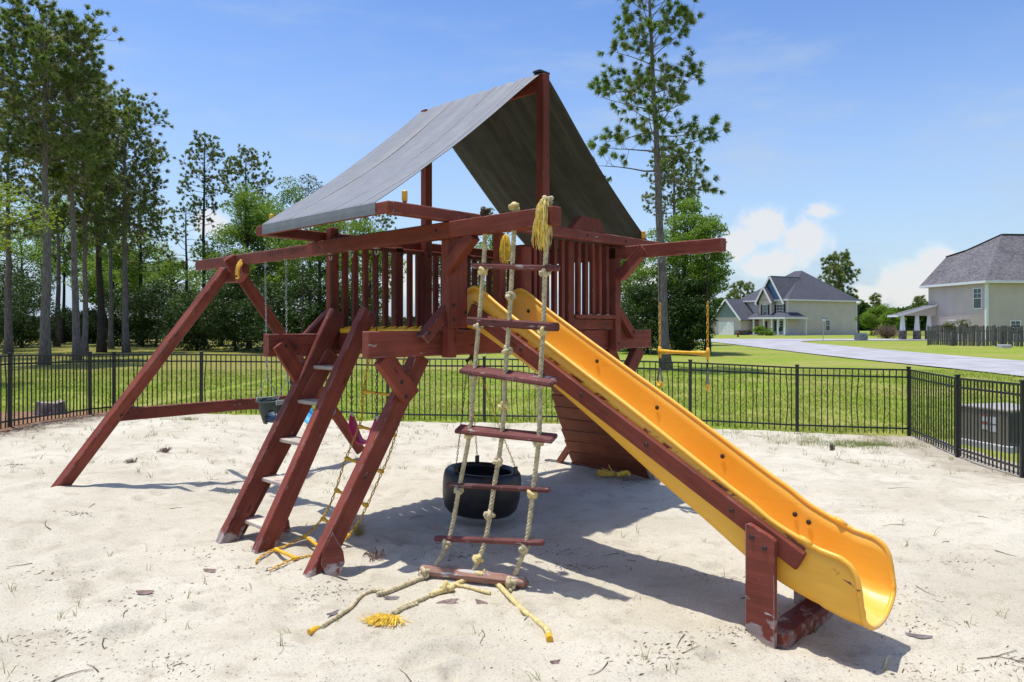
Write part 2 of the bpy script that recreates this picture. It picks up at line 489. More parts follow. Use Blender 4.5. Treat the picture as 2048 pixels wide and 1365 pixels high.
def slide_plastic():
    t = NT('yellow_slide_plastic')
    o = t.coord('Object')
    n = t.noise(2.2, 4, o); f = t.noise(60, 3, o)
    c = t.mix(t.rng(n, .3, .7), (.85, .42, .040), (.88, .47, .055))
    mp = t.N.new('ShaderNodeMapping'); mp.inputs['Scale'].default_value = (2.0, 40, 40); mp.inputs['Rotation'].default_value = (0, .49, 0); t.L.new(o, mp.inputs[0])
    sc = t.noise(1, 5, mp.outputs[0], .7)
    c = t.mix(t.rng(sc, .58, .70, 0, .38), c, (.70, .29, .03))
    spv = t.N.new('ShaderNodeSeparateXYZ'); t.L.new(o, spv.inputs[0])
    trk = t.rng(t.math('ABSOLUTE', t.math('SUBTRACT', spv.outputs[1], .538)), .20, .08)
    c = t.mix(t.math('MULTIPLY', trk, t.rng(t.noise(1.0, 4, mp.outputs[0], .7), .35, .65, .12, .5)), c, (.87, .56, .17))
    st = t.noise(5.5, 6, o, .7)
    c = t.mix(t.rng(st, .66, .74, 0, .35), c, (.42, .17, .03))
    # stain slopped over the plastic along the top of the wooden rail
    sp = t.N.new('ShaderNodeSeparateXYZ'); t.L.new(o, sp.inputs[0])
    dz = t.math('SUBTRACT', sp.outputs[2], t.math('MULTIPLY_ADD', sp.outputs[0], -.5364, 2.0627))
    band = t.math('MULTIPLY', t.rng(dz, -.004, .002), t.rng(dz, .034, .012))
    mp3 = t.N.new('ShaderNodeMapping'); mp3.inputs['Scale'].default_value = (4.5, 1, 9); t.L.new(o, mp3.inputs[0])
    band = t.math('MULTIPLY', band, t.rng(t.noise(1.6, 5, mp3.outputs[0], .7), .50, .56))
    band = t.math('MULTIPLY', band, t.math('LESS_THAN', sp.outputs[1], .275))
    c = t.mix(band, c, (.20, .022, .012))
    dust = t.rng(t.noise(3.2, 5, o, .6), .50, .74, 0, .30)
    c = t.mix(t.math('MULTIPLY', dust, t.rng(sp.outputs[0], 1.9, 3.0)), c, (.72, .60, .40))
    t.color(c).rough(t.rng(sc, .35, .7, .34, .55)).spec(.45)
    t.p.inputs['Subsurface Weight'].default_value = 0.0
    t.bump(f, .04, .003)
    return t.m
SLIDE = slide_plastic()
YEL = simple('yellow_plastic', (.78, .43, .03), .4, .12, 12, .06)
YELCH = simple('yellow_coated_chain', (.66, .37, .03), .5, .25, 40, .1)
ROPE = simple('beige_rope', (.54, .455, .28), .85, .25, 30, .5, .2)
ROPEY = simple('yellowed_rope', (.66, .53, .24), .85, .2, 30, .4, .2)
FRAY = simple('yellow_frayed_fibre', (.80, .56, .08), .8, .25, 25, 0, .2)
FRAYP = simple('pale_frayed_fibre', (.82, .65, .24), .8, .25, 25, 0, .2)
RUBBER = simple('black_rubber', (.012, .012, .014), .42, .4, 14, .15, .5)
STEEL = simple('galvanised_steel', (.42, .42, .40), .45, .25, 60, .05, .5, .7)
RUST = simple('dark_rusty_steel', (.075, .055, .040), .6, .4, 50, .1, .4, .4)
BOLTM = simple('dark_bolt', (.05, .032, .028), .5, .4, 60, .05, .4, .3)
GREENP = simple('dark_green_plastic', (.028, .045, .037), .5, .2, 10, .05)
BLUEP = simple('light_blue_belt', (.05, .42, .78), .5, .1, 10, .05)
NAVYP = simple('navy_plastic', (.02, .045, .10), .5, .2, 10, .05)
PINKP = simple('pink_belt', (.62, .035, .16), .5, .15, 10, .05)
HOLESHADE = simple('hole_shade', (.02, .012, .01), .9, .2, 10, 0)

def tarp(name, a, b, streak, amt=.75):
    t = NT(name)
    o = t.coord('Object')
    mp = t.N.new('ShaderNodeMapping'); mp.inputs['Scale'].default_value = (11, .9, .9); t.L.new(o, mp.inputs[0])
    s = t.noise(1.0, 5, mp.outputs[0], .6); n = t.noise(7, 5, o)
    c = t.mix(t.rng(n, .3, .7), a, b)
    c = t.mix(t.rng(s, .48, .70, 0, amt), c, streak)
    t.color(c).rough(.62).spec(.3)
    t.bump(t.math('ADD', t.math('MULTIPLY', s, .8), t.math('MULTIPLY', t.noise(240, 2, o), .25)), .22, .02)
    return t.m
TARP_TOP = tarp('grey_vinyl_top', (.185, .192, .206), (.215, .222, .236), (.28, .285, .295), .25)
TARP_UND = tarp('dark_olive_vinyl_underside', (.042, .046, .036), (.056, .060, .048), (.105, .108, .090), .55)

SEAM = simple('pale_tarp_seam', (.36, .365, .37), .7, .1, 10, 0)
# ------------------------------------------------------------------ playset frame
TH = R(46.3257)
PO = (-0.52456, 5.96614)
PZ = -math.radians(90) + TH
def UW(u, v, z=0.0):
    s, c = math.sin(TH), math.cos(TH)
    return (PO[0] + u * s + v * c, PO[1] - u * c + v * s, z)
def uvroot(name, label, cat, base, group=None):
    o = thing(name, label, cat, UW(*base), PZ, group)
    return o
class Sub:
    """gives part builders coordinates relative to a root standing at base"""
    def __init__(s, base): s.b = base
    def __call__(s, u, v, z): return (u - s.b[0], v - s.b[1], z - s.b[2])
W_, L_V = 1.859, 2.452
A_ = .095
PS = uvroot('playset', 'large red-brown wooden playset tower with grey canopy, yellow slide and swing beam', 'playset', (0, 0, 0))

# corner and ridge posts
bar('corner_post', -A_, 0, 0, A_, 1.585, 2.69, STAIN, PS)
bar('corner_post', -A_, 0, L_V - A_, L_V, 1.585, 2.69, STAIN, PS)
bar('corner_post', -W_, -W_ + A_, 0.0, A_, 1.585, 2.83, STAIN, PS)
bar('corner_post', -W_, -W_ + A_, L_V - A_, L_V, 1.585, 2.83, STAIN, PS)
bar('ridge_post', -.128, -.033, 1.226, 1.321, 1.60, 4.262, STAIN, PS)
bar('ridge_post', -1.828, -1.733, 1.19, 1.285, 1.60, 4.262, STAIN, PS)
bar('ridge_board', -1.73, -.13, 1.235, 1.275, 4.10, 4.245, STAIN, PS)
bar('ridge_cap', -.14, -.045, 1.19, 1.34, 4.268, 4.29, RUBBER, PS, .004)
# horizontal frame above the tower
bar('cross_beam', .004, .100, -.644, 3.037, 2.698, 2.791, STAIN2, PS)
bar('cross_beam', -1.968, -W_ - .004, -.644, 3.037, 2.698, 2.791, STAIN, PS)
bar('eave_board', -1.968, .100, -.686, -.646, 2.700, 2.789, STAIN, PS)
bar('eave_board', -1.968, .100, 3.039, 3.079, 2.700, 2.789, STAIN, PS)
# swing beam in two overlapping pieces, trapeze arm
bar('swing_beam', -4.754, -2.05, -.092, -.006, 2.556, 2.676, STAIN2, PS)
bar('swing_beam', -2.048, 1.217, -.098, -.004, 2.560, 2.692, STAIN, PS)
bar('trapeze_arm', -.6, 1.217, 2.357, 2.449, 2.556, 2.685, STAIN2, PS)
# wedge block on the frame over the slide
V, F = prism([(1.51, 2.793), (2.05, 2.793), (1.95, 2.93), (1.66, 2.93)], .012, .09)
V = [(w, p, q) for p, q, w in V]
link('wedge_block', mesh('wedge_block', V, [f[::-1] for f in F], STAIN), PS)

# deck
bar('deck_beam', -.190, -A_ - .002, -.721, 3.191, 1.600, 1.808, STAIN2, PS)
bar('deck_beam', -W_ + A_ + .002, -W_ + .190, -.721, 3.191, 1.565, 1.775, STAIN2, PS)
bar('rim_joist', -W_ + .194, -.194, .012, .052, 1.60, 1.775, STAIN, PS)
bar('rim_joist', -W_ + .194, -.194, 2.40, 2.44, 1.60, 1.775, STAIN, PS)
nb = 16
for i in range(nb):
    v0 = .06 + i * (2.33 / nb)
    bar('deck_board', -W_ + .2, -.195, v0, v0 + 2.33 / nb - .008, 1.765, 1.80, STAIN, PS, .003)
m_ = MB(); m_.box(-1.60, -.34, -.012, .055, 1.778, 1.826, .012)
for k in range(22):
    uu = -1.55 + k * .055 + random.uniform(-.02, .02)
    m_.obb((uu, .02, 1.826), (uu + random.uniform(.03, .07), .02 + random.uniform(-.02, .02), 1.834 + random.uniform(0, .012)), .02, .008)
m_.build('yellow_edge_strip', YEL, PS)
# rails and balusters, slide side (+u)
bar('mid_post', -.10, -.006, 1.575, 1.668, 1.81, 2.694, STAIN, PS)
bar('lower_rail', -.03, .012, 1.67, L_V - A_ - .002, 1.925, 1.965, STAIN, PS)
bar('lower_rail', -.07, -.03, 1.67, L_V - A_ - .002, 1.815, 1.92, STAIN, PS)
for v in (1.384, 1.498, 1.753, 1.867, 1.987, 2.103, 2.230, 1.09, 1.165):
    bar('baluster', -.058, -.008, v - .022, v + .022, 1.968 if v > 1.6 else 1.81, 2.694, STAIN, PS, .004)
bar('side_board', .003, .043, -.038, .178, 1.832, 2.655, STAIN, PS)
bar('side_board', -.20, -.003, .915, 1.045, 1.81, 2.60, STAIN, PS, .02)
bar('jamb_post', -.19, -.10, .70, .79, 1.81, 2.695, STAIN, PS)
# far side (-u): balusters under a rail
bar('upper_rail', -W_ + .0, -W_ + .10, A_ + .004, L_V - A_ - .004, 2.640, 2.684, STAIN, PS)
for v in (.19, .312, .438, .564, .692, 1.02, 1.14, 1.39, 1.51, 1.63, 1.75, 2.00, 2.12, 2.24):
    bar('baluster', -W_ + .028, -W_ + .078, v - .028, v + .028, 1.80, 2.636, STAIN, PS, .004)
for v in (.87, 1.87):
    bar('mid_post', -W_ + .005, -W_ + .10, v - .07, v + .03, 1.78, 2.70, STAIN, PS)
# ramp side (+v)
bar('upper_rail', -W_ + .10, -A_ - .004, L_V - .075, L_V - .02, 2.56, 2.64, STAIN, PS)
for u in (-1.62, -1.50, -1.38, -.56, -.44, -.32, -.20):
    bar('baluster', u - .022, u + .022, L_V - .07, L_V - .025, 1.80, 2.556, STAIN, PS, .004)
# knee braces
beam('knee_brace', (-.05, -.245, 1.735), (-.05, .055, 2.015), .10, .085, STAIN2, PS)
beam('knee_brace', (-W_ + .05, -.245, 1.735), (-W_ + .05, .055, 2.015), .10, .085, STAIN2, PS)
beam('knee_brace', (-.05, L_V + .30, 1.735), (-.05, L_V - .05, 2.06), .085, .085, STAIN, PS)
beam('knee_brace', (.03, -.05, 2.30), (.36, -.05, 2.565), .085, .10, STAIN, PS)
beam('knee_brace', (.02, L_V - .05, 2.36), (.34, L_V - .05, 2.66), .10, .105, STAIN2, PS)
# sloping tower legs under the deck beams, with gusset braces
def leg(u0, s, par=PS):
    """s = -1 front, +1 rear"""
    f = (lambda v: v) if s < 0 else (lambda v: L_V - v)
    o = beam('tower_leg', (u0, f(-1.17), -.12), (u0, f(-.10), 1.598), .095, .155, STAIN2, PS, up=(0, -s, 1) if False else (0, s, .6))
    return o
for u0 in (-.245, -W_ + .245):
    leg(u0, -1)
    if u0 > -1: leg(u0, 1)
for u0, off in ((-.335, 0), (-W_ + .335, 0)):
    pass
beam('leg_brace', (-.145, -.56, 1.602), (-.145, -.28, 1.27), .085, .16, STAIN, PS)
beam('leg_brace', (-W_ + .215, -.62, 1.69), (-W_ + .215, -.30, 1.20), .045, .16, STAIN, PS)
beam('leg_brace', (-.145, L_V + .56, 1.602), (-.145, L_V + .28, 1.27), .085, .16, STAIN, PS)
# pointed ground stakes at the feet
def stake(u, v, lean=.35):
    pol = [(-.085, .12), (0, -.06), (.085, .12), (.075, .20), (0, .34), (-.075, .20)]
    V, F = prism(pol, -.02, .022)
    return V, F
V, F = stake(0, 0)
sm = mesh('ground_stake', V, F, STAIN2)
for (u, v, z, rz, tilt) in ((-.12, -1.02, -.02, -.5, 1.15), (-1.76, -1.06, -.19, 2.9, 1.25), (-1.30, -.80, -.05, 2.6, 1.2)):
    o = link('ground_stake', sm, PS)
    o.matrix_basis = Matrix.Translation((u, v, z)) @ Matrix.Rotation(rz + math.pi / 2, 4, 'Z') @ Matrix.Rotation(tilt + .25, 4, 'X')
# ladder
def stringer(b, t):
    return beam('ladder_stringer', b, t, .09, .155, STAIN2, PS, up=(0, -1, .5))
stringer((-1.545, -1.23, -.12), (-1.655, .005, 1.985))
stringer((-1.035, -1.17, -.12), (-1.145, .010, 1.985))
tread_pts = [(-1.00, .165), (-.835, .505), (-.655, .83), (-.465, 1.165), (-.29, 1.475)]
for v, z in tread_pts:
    bar('ladder_tread', -1.60 + (v + 1) * -.05, -1.13 + (v + 1) * -.05, v - .015, v + .155, z - .034, z, TREADW, PS, .006)
# bolts
bm = MB()
V, F = lathe([(0, .0065), (.007, .0065), (.009, .0035), (.0155, .0035), (.0175, 0), (0, 0)], 10, False)
bm.add(V, F)
bolt_mesh = mesh('bolt', bm.v, bm.f, BOLTM, True)
def bolt(p, n):
    o = link('bolt', bolt_mesh, PS)
    q = Vector(n).to_track_quat('Z', 'Y')
    o.matrix_basis = Matrix.Translation(p) @ q.to_matrix().to_4x4()
for p, n in [((-1.84, -.098, 2.625), (0, -1, 0)), ((-.045, -.099, 2.625), (0, -1, 0)), ((-1.764, .06, 2.76), (1, 0, 0)),
             ((.101, .14, 2.745), (1, 0, 0)), ((.101, 1.1, 2.745), (1, 0, 0)), ((.101, 1.74, 2.745), (1, 0, 0)), ((.101, 2.4, 2.745), (1, 0, 0)),
             ((.044, .02, 2.02), (1, 0, 0)), ((.044, .02, 1.90), (1, 0, 0)), ((.044, .15, 1.96), (1, 0, 0)), ((.083, -.05, 2.345), (0, -1, 0)),
             ((.001, -.20, 1.79), (1, 0, 0)), ((-1.10, -.16, 1.77), (1, 0, 0)), ((-1.61, -.16, 1.77), (1, 0, 0)),
             ((-.102, -.40, 1.40), (1, 0, 0)), ((-.102, -.36, 1.28), (1, 0, 0)), ((-1.62, -.57, 1.66), (1, 0, 0)), ((-1.62, -.47, 1.66), (1, 0, 0)),
             ((-1.40, .010, 1.69), (0, -1, 0)), ((-1.46, .010, 1.69), (0, -1, 0)), ((.002, 2.41, 1.66), (1, 0, 0)), ((.002, 2.70, 1.78), (1, 0, 0)),
             ((-.102, 2.78, 1.35), (1, 0, 0)), ((-1.755, .87, 2.62), (1, 0, 0)), ((-1.728, 1.24, 2.62), (1, 0, 0)), ((-.092, -.76, .70), (1, 0, 0)),
             ((.044, 2.40, 2.60), (0, -1, 0)), ((-1.755, 2.41, 2.72), (1, 0, 0))]:
    bolt(p, n)
for v, z in tread_pts:
    for dz, dv in ((.0, .02), (0.0, .10)):
        bolt((-1.098 + (v + 1) * -.05, v + dv, z - .02), (1, 0, 0))

# canopy: vinyl sheet from eave over ridge to eave
def canopy():
    U = np.linspace(-1.835, -.055, 60)
    path = [(-.690, 2.702), (-.692, 2.745), (-.690, 2.790), (-.682, 2.800)]
    nL = 34
    for i in range(1, nL):
        s = i / nL
        path.append((-.686 + s * (1.222 + .686), 2.797 + s * (4.262 - 2.797) - .055 * math.sin(math.pi * s)))
    path += [(1.226, 4.268), (1.262, 4.272), (1.298, 4.266)]
    for i in range(1, nL):
        s = i / nL
        path.append((1.30 + s * (3.082 - 1.30), 4.262 + s * (2.797 - 4.262) - .06 * math.sin(math.pi * s)))
    path += [(3.075, 2.800), (3.083, 2.790), (3.085, 2.745), (3.083, 2.702)]
    path = np.array(path)
    T = np.gradient(path, axis=0); T /= np.linalg.norm(T, axis=1)[:, None]
    Nn = np.stack([-T[:, 1], T[:, 0]], 1)
    k = len(path)
    s = np.linspace(0, 1, k)
    V = []
    for ui, u in enumerate(U):
        f = (u - U[0]) / (U[-1] - U[0])
        env = np.clip(np.minimum(s - .03, .97 - s) / .10, 0, 1)
        mid = np.exp(-((s - .5) / .025) ** 2)
        wr = .020 * (fbm(np.full(k, u * 9.0), s * 3.0, 3, 5) - .45) * 2 + .013 * np.sin(u * 13 + 2.0 * np.sin(s * 5)) * (.4 + 1.0 * np.abs(s - .5))
        sag = -.028 * np.sin(np.pi * f) * np.sin(2 * np.pi * np.minimum(s, 1 - s)) ** 1
        crease = .010 * np.sin(u * 34) * np.exp(-((s - .5) / .05) ** 2)
        dd = env * (wr + sag) * (1 - mid) + crease * .7
        V.append(np.stack([np.full(k, u), path[:, 0] + Nn[:, 0] * dd, path[:, 1] + Nn[:, 1] * dd], 1))
    V = np.array(V)                       # (nu,k,3)
    top = V.reshape(-1, 3)
    NN = np.zeros_like(V); NN[:, :, 1] = Nn[None, :, 0]; NN[:, :, 2] = Nn[None, :, 1]
    bot = (V - NN * .004).reshape(-1, 3)
    nu = len(U); n = nu * k
    F = []; mi = []
    for i in range(nu - 1):
        for j in range(k - 1):
            a, b, c, d = i * k + j, (i + 1) * k + j, (i + 1) * k + j + 1, i * k + j + 1
            F.append((a, b, c, d)); mi.append(0)
            F.append((d + n, c + n, b + n, a + n)); mi.append(1)
    for j in range(k - 1):
        F.append((j, j + 1, n + j + 1, n + j)); mi.append(1)
        a = (nu - 1) * k + j
        F.append((a + 1, a, n + a, n + a + 1)); mi.append(1)
    for i in range(nu - 1):
        F.append((i * k, n + i * k, n + (i + 1) * k, (i + 1) * k)); mi.append(1)
        a = i * k + k - 1; b = (i + 1) * k + k - 1
        F.append((a, b, n + b, n + a)); mi.append(1)
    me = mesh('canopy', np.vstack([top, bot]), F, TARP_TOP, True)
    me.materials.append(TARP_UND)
    flat = [0 if (fi // 2) % (k - 1) in (0, 1, 2, k - 2, k - 3, k - 4) and fi < 2 * (nu - 1) * (k - 1) else 1 for fi in range(len(F))]
    me.polygons.foreach_set('use_smooth', flat)
    me.polygons.foreach_set('material_index', mi)
    o = link('canopy', me, PS)
    for u in (-1.34, -.66, -.27):
        j = range(3, k // 2)
        pts = [(u + .0 * q, float(V[int(np.argmin(np.abs(U - u)))][q, 1]) + Nn[q, 0] * .002, float(V[int(np.argmin(np.abs(U - u)))][q, 2]) + Nn[q, 1] * .002) for q in j]
        MB().tube(pts, .0035, 5).build('seam', SEAM, o)
    return o
canopy()
# yellow-capped pegs on the frame corners
for (u, v) in ((-.03, -.43), (-.03, 2.93), (-1.90, -.56)):
    g = MB(); g.tube([(u, v, 2.79), (u, v, 2.83)], .018, 10).build('peg', RUST, PS)
    g = MB(); g.tube([(u, v, 2.825), (u, v, 2.835), (u, v, 2.905), (u, v, 2.912)], [.017, .023, .023, .016], 12).build('peg_cap', YEL, PS)

# swing A-frame at the far end of the beam
def apole(s):
    b = (-4.0, s * 1.83 - .05, .06); t = (-3.77 if s < 0 else -3.70, .10 * s - .045 - (.0 if s < 0 else .16), 2.50 if s < 0 else 2.64)
    return beam('swing_leg', b, t, .09, .135, STAIN2 if s < 0 else STAIN, PS, up=(.3, 0, 1))
apole(-1)
beam('swing_leg', (-4.02, 1.90, .10), (-3.66, -.17, 2.645), .085, .135, STAIN, PS, up=(.3, 0, 1))
beam('swing_crossbar', (-3.93, -1.30, .89), (-3.93, 1.40, .90), .045, .135, STAIN2, PS)
V, F = prism([(-4.06, 2.55), (-4.06, 2.45), (-3.93, 2.36), (-3.60, 2.36), (-3.44, 2.45), (-3.44, 2.55)], 0, .09)
V = [(p, w - .11, q) for p, q, w in V]
link('gusset_block', mesh('gusset_block', V, F, STAIN2), PS)
bolt((-3.885, -1.24, .89), (1, 0, 0)); bolt((-3.60, -.22, 2.50), (1, -.3, 0))
m_ = MB(); a = np.linspace(-.4, math.pi + .4, 12)
m_.tube([(-3.70 + .0, -.20 + .022 * math.cos(t), 2.655 + .035 * math.sin(t)) for t in a], .006, 6)
m_.build('eye_bolt', STEEL, PS, True)
# yellow clip hanging on the beam
pts = smooth_path([(-3.32, -.17, 2.57), (-3.40, -.17, 2.53), (-3.43, -.17, 2.46), (-3.42, -.17, 2.385)], 12)
m_ = MB()
for i in range(len(pts) - 1):
    m_.obb(pts[i], pts[i + 1], .022, .075 - abs(i - 7) * .001, .006, up=(1, 0, 0))
cl = m_.build('handle_clip', YEL, PS)
m_ = MB(); V, F = lathe([(0, 0), (.013, 0), (.013, .004), (0, .004)], 10, False)
m_.add([(x - 3.42, -.186 + -z, y + 2.41) for x, y, z in V], F); m_.build('clip_hole_shade', HOLESHADE, cl)  # solid dark disc; the shade of a hole is put into its colour
# routed lettering, too weathered to read, as short grooves in the beam face
m_ = MB(); x = -2.85
while x < -2.12:
    h = random.choice((.05, .05, .03)); m_.box(x, x + .010, -.0935, -.0915, 2.615 - h / 2 + .02, 2.615 + h / 2 + .02)
    if random.random() < .45: m_.box(x + .010, x + .034, -.0935, -.0915, 2.64 - random.choice((0, .022, .045)), 2.647 - random.choice((0, .022, .04)))
    x += random.uniform(.025, .05)
m_.build('routed_mark', simple('routed_groove', (.075, .022, .02), .8, .2, 10, 0), PS)

# ------------------------------------------------------------------ slide (part of the playset)
def slide():
    top = np.array([(-.16, 2.045), (-.05, 2.155), (.05, 2.185), (.19, 2.11), (.25, 2.065), (.437, 1.95), (.80, 1.74), (1.24, 1.49), (1.60, 1.29), (1.89, 1.12), (2.17, .955), (2.38, .83), (2.51, .762), (2.62, .685), (2.74, .632), (2.83, .598), (2.88, .572), (3.03, .545), (3.085, .515), (3.12, .462), (3.138, .38), (3.145, .29)])
    bot = np.array([(-.16, 1.83), (0, 1.825), (.46, 1.60), (.787, 1.44), (1.32, 1.12), (1.86, .775), (2.16, .60), (2.47, .40), (2.66, .31), (2.80, .265), (2.90, .232), (3.03, .205), (3.145, .20)])
    us = np.unique(np.r_[np.linspace(-.16, 2.9, 74), np.linspace(2.9, 3.145, 22)])
    zt = np.interp(us, top[:, 0], top[:, 1]); zb = np.interp(us, bot[:, 0], bot[:, 1])
    def sm(a, k=2):
        for _ in range(k): a = np.r_[a[0], (a[:-2] + 2 * a[1:-1] + a[2:]) / 4, a[-1]]
        return a
    zt, zb = sm(zt, 1), sm(zb, 8)
    dip = np.interp(us, [-.2, 0, 2.4, 2.9, 3.15], [.02, .03, .05, .07, .10])
    v0, v1 = .268, .808; vc = (v0 + v1) / 2; hw = (v1 - v0) / 2
    ins = [(-1.0, 'top'), (-.997, .75), (-.992, .45), (-.985, .18), (-.95, .02), (-.86, -.25), (-.7, -.55), (-.45, -.85), (-.15, -1), (.15, -1), (.45, -.85), (.7, -.55), (.86, -.25), (.95, .02), (.985, .18), (.992, .45), (.997, .75), (1.0, 'top')]
    V = []; K = len(ins)
    for i, u in enumerate(us):
        for sgn in (0, 1):
            for (a, h) in ins:
                if h == 'top': z = zt[i]
                elif h >= 0: z = zb[i] + .03 + h * (zt[i] - zb[i] - .03)
                else: z = zb[i] + .03 + h * (dip[i] + .0)
                off = .014 if sgn else 0
                aa = a * (hw + (off if sgn else 0))
                V.append((u, vc + aa, z - (off if (sgn and h != 'top' and h < .1) else 0)))
    F = []
    st = 2 * K
    for i in range(len(us) - 1):
        for j in range(K - 1):
            a = i * st + j
            F.append((a, a + 1, a + st + 1, a + st))                       # inside
            b = a + K
            F.append((b + 1, b, b + st, b + st + 1))                       # outside
        for j in (0, K - 1):
            a = i * st + j
            q = (a, a + st, a + st + K, a + K)
            F.append(q if j == 0 else q[::-1])
    for i in (0, len(us) - 1):
        for j in range(K - 1):
            a = i * st + j
            q = (a, a + K, a + K + 1, a + 1)
            F.append(q if i == 0 else q[::-1])
    o = link('slide', mesh('slide', V, F, SLIDE, True), PS)
    # rolled rim: along both top edges and round the exit
    near = [(us[i], v0 - .012, zt[i]) for i in range(len(us))]
    far = [(us[i], v1 + .012, zt[i]) for i in range(len(us))]
    e = len(us) - 1
    ex = []
    for a, h in ins[1:-1]:
        z = zb[e] + .03 + (h * (zt[e] - zb[e] - .03) if h >= 0 else h * dip[e])
        ex.append((us[e] + .004, vc + a * (hw + .007), z - (.006 if h < .1 else 0)))
    m_ = MB()
    m_.tube(near + ex + far[::-1], .0155, 10)
    m_.build('slide_rim', SLIDE, o, True)
    # joint step in the rim near the foot
    for v in (v0 - .012, v1 + .012):
        MB().tube([(2.80, v, .618), (2.835, v, .602), (2.875, v, .580)], [.0155, .0195, .0155], 10).build('rim_joint', SLIDE, o, True)
    for v in (.231, .850):
        beam('side_rail', (.02, v, 1.985), (2.822, v, .482), .042, .118, STAIN, o)
    for u, z in ((.62, 1.665), (1.22, 1.345), (1.78, 1.045), (2.40, .71)):
        for v, s in ((.209, -1), (.872, 1)):
            ob = link('bolt', bolt_mesh, o); ob.matrix_basis = Matrix.Translation((u, v, z)) @ Vector((0, s, 0)).to_track_quat('Z', 'Y').to_matrix().to_4x4()
    for u, z in ((.92, 1.56), (1.49, 1.225), (2.03, .92), (2.55, .60), (2.64, .565), (.16, 1.98)):
        ob = link('bolt', bolt_mesh, o); ob.matrix_basis = Matrix.Translation((u, v1 - .006, z)) @ Vector((0, -1, 0)).to_track_quat('Z', 'Y').to_matrix().to_4x4()
    return o
SL = slide()
V, F = prism([(2.512, -.12), (2.69, -.12), (2.69, .585), (2.675, .60), (2.530, .662), (2.512, .655)], 0, .042)
fm = mesh('foot_post', [(p, w, q) for p, q, w in V], [f[::-1] for f in F], STAIN2)
for v in (.163, .876):
    o = link('foot_post', fm, PS); o.location = (0, v, 0)
bar('foot_sill', 2.60, 2.755, .21, .95, -.06, .048, STAIN, PS, .008)
for u, z in ((2.553, .585), (2.632, .535)): bolt((u, .163, z), (0, -1, 0))

# ------------------------------------------------------------------ climbing ramp behind the slide
RP = link('climbing_ramp', mesh('climbing_ramp', *chamfer_box(.05, .05, .05), STAIN), PS)
bpy.data.objects.remove(RP)
RB = MB()
RB.obb((-1.08, 2.66, 1.62), (-1.35, 3.62, -.05), .05, .09, .005, up=(0, 1, .6))
RB.obb((-.45, 2.66, 1.62), (-.35, 3.62, -.05), .05, .09, .005, up=(0, 1, .6))
RP = RB.build('climbing_ramp', STAIN, PS)
npk = 11
for i in range(npk):
    t0, t1 = i / npk, (i + 1) / npk
    va, za = 2.56 + t0 * 1.07, 1.66 - t0 * 1.72
    vb, zb_ = 2.56 + t1 * 1.07, 1.66 - t1 * 1.72
    ul = -1.24 - .30 * (t0 + t1) / 2 + random.uniform(-.012, .012)
    if i < 4: ul = -1.17 - .05 * i + random.uniform(-.01, .01)
    c = ((va + vb) / 2, (za + zb_) / 2)
    ln = math.hypot(vb - va, zb_ - za) - .011
    beam('plank', (ul, c[0] - .05, c[1] - .03), (-.25 + random.uniform(-.01, .01), c[0] - .05, c[1] - .03), .036, ln, PLANK, RP, up=(0, va - vb, za - zb_), bev=.006)
beam('ramp_prop', (-1.80, 3.52, -.04), (-1.515, 3.43, .25), .045, .09, PLANK, PS)
bar('ramp_sill', -1.98, -1.50, 3.47, 3.56, -.05, .03, GREYW, PS, .006)
# ------------------------------------------------------------------ ground
def dents(x, y):
    z = np.zeros_like(x)
    r2 = np.random.default_rng(3)
    for _ in range(420):
        px = r2.uniform(-7.5, 6.5); py = 3.2 + 10 * r2.random() ** 1.3
        s = r2.uniform(.04, .12); d = r2.uniform(.006, .026); el = r2.uniform(1, 2.2); a = r2.uniform(0, 3.14)
        dx, dy = x - px, y - py
        m = (np.abs(dx) < .5) & (np.abs(dy) < .5)
        if not m.any(): continue
        p = dx[m] * math.cos(a) + dy[m] * math.sin(a); q = -dx[m] * math.sin(a) + dy[m] * math.cos(a)
        rr = (p / el) ** 2 + q ** 2
        z[m] += -d * np.exp(-rr / (2 * s * s)) + .45 * d * np.exp(-((np.sqrt(rr) - 1.9 * s) / (.7 * s)) ** 2)
    return z
def uvw_bump(x, y, u, v, su, sv, h):
    s, c = math.sin(TH), math.cos(TH)
    du = (x - PO[0]) * s - (y - PO[1]) * c - u; dv = (x - PO[0]) * c + (y - PO[1]) * s - v
    return h * np.exp(-(du / su) ** 2 - (dv / sv) ** 2)
def sand_z(x, y, detail=True):
    z = gz(x, y)
    z = z + .050 * (fbm(x * .55, y * .55, 3, 11) - .45) + .034 * (fbm(x * 1.9, y * 1.9, 3, 21) - .45)
    z = z + uvw_bump(x, y, 3.25, .62, .55, .42, -.14) + uvw_bump(x, y, 2.2, -.15, .7, .25, .02)
    z = z + uvw_bump(x, y, -.55, .95, .8, .7, -.07) + uvw_bump(x, y, .25, .6, .4, .8, .03)
    z = z + uvw_bump(x, y, 2.5, .05, .25, .12, .02) + uvw_bump(x, y, -.25, -1.15, .2, .2, .025) + uvw_bump(x, y, -1.3, -1.25, .5, .2, .015)
    z = z + uvw_bump(x, y, -2.6, .0, 1.2, .45, -.05) + uvw_bump(x, y, -.9, 3.7, .9, .25, .03)
    if detail:
        z = z + .026 * (fbm(x * 6.5, y * 6.5, 3, 31) - .45) + .012 * (fbm(x * 21, y * 21, 2, 41) - .4)
        z = z + dents(x, y) * 1.9
    return z
def SZ(x, y): return float(sand_z(np.array([x]), np.array([y]), True)[0])
def SZuv(u, v):
    x, y, _ = UW(u, v); return SZ(x, y)

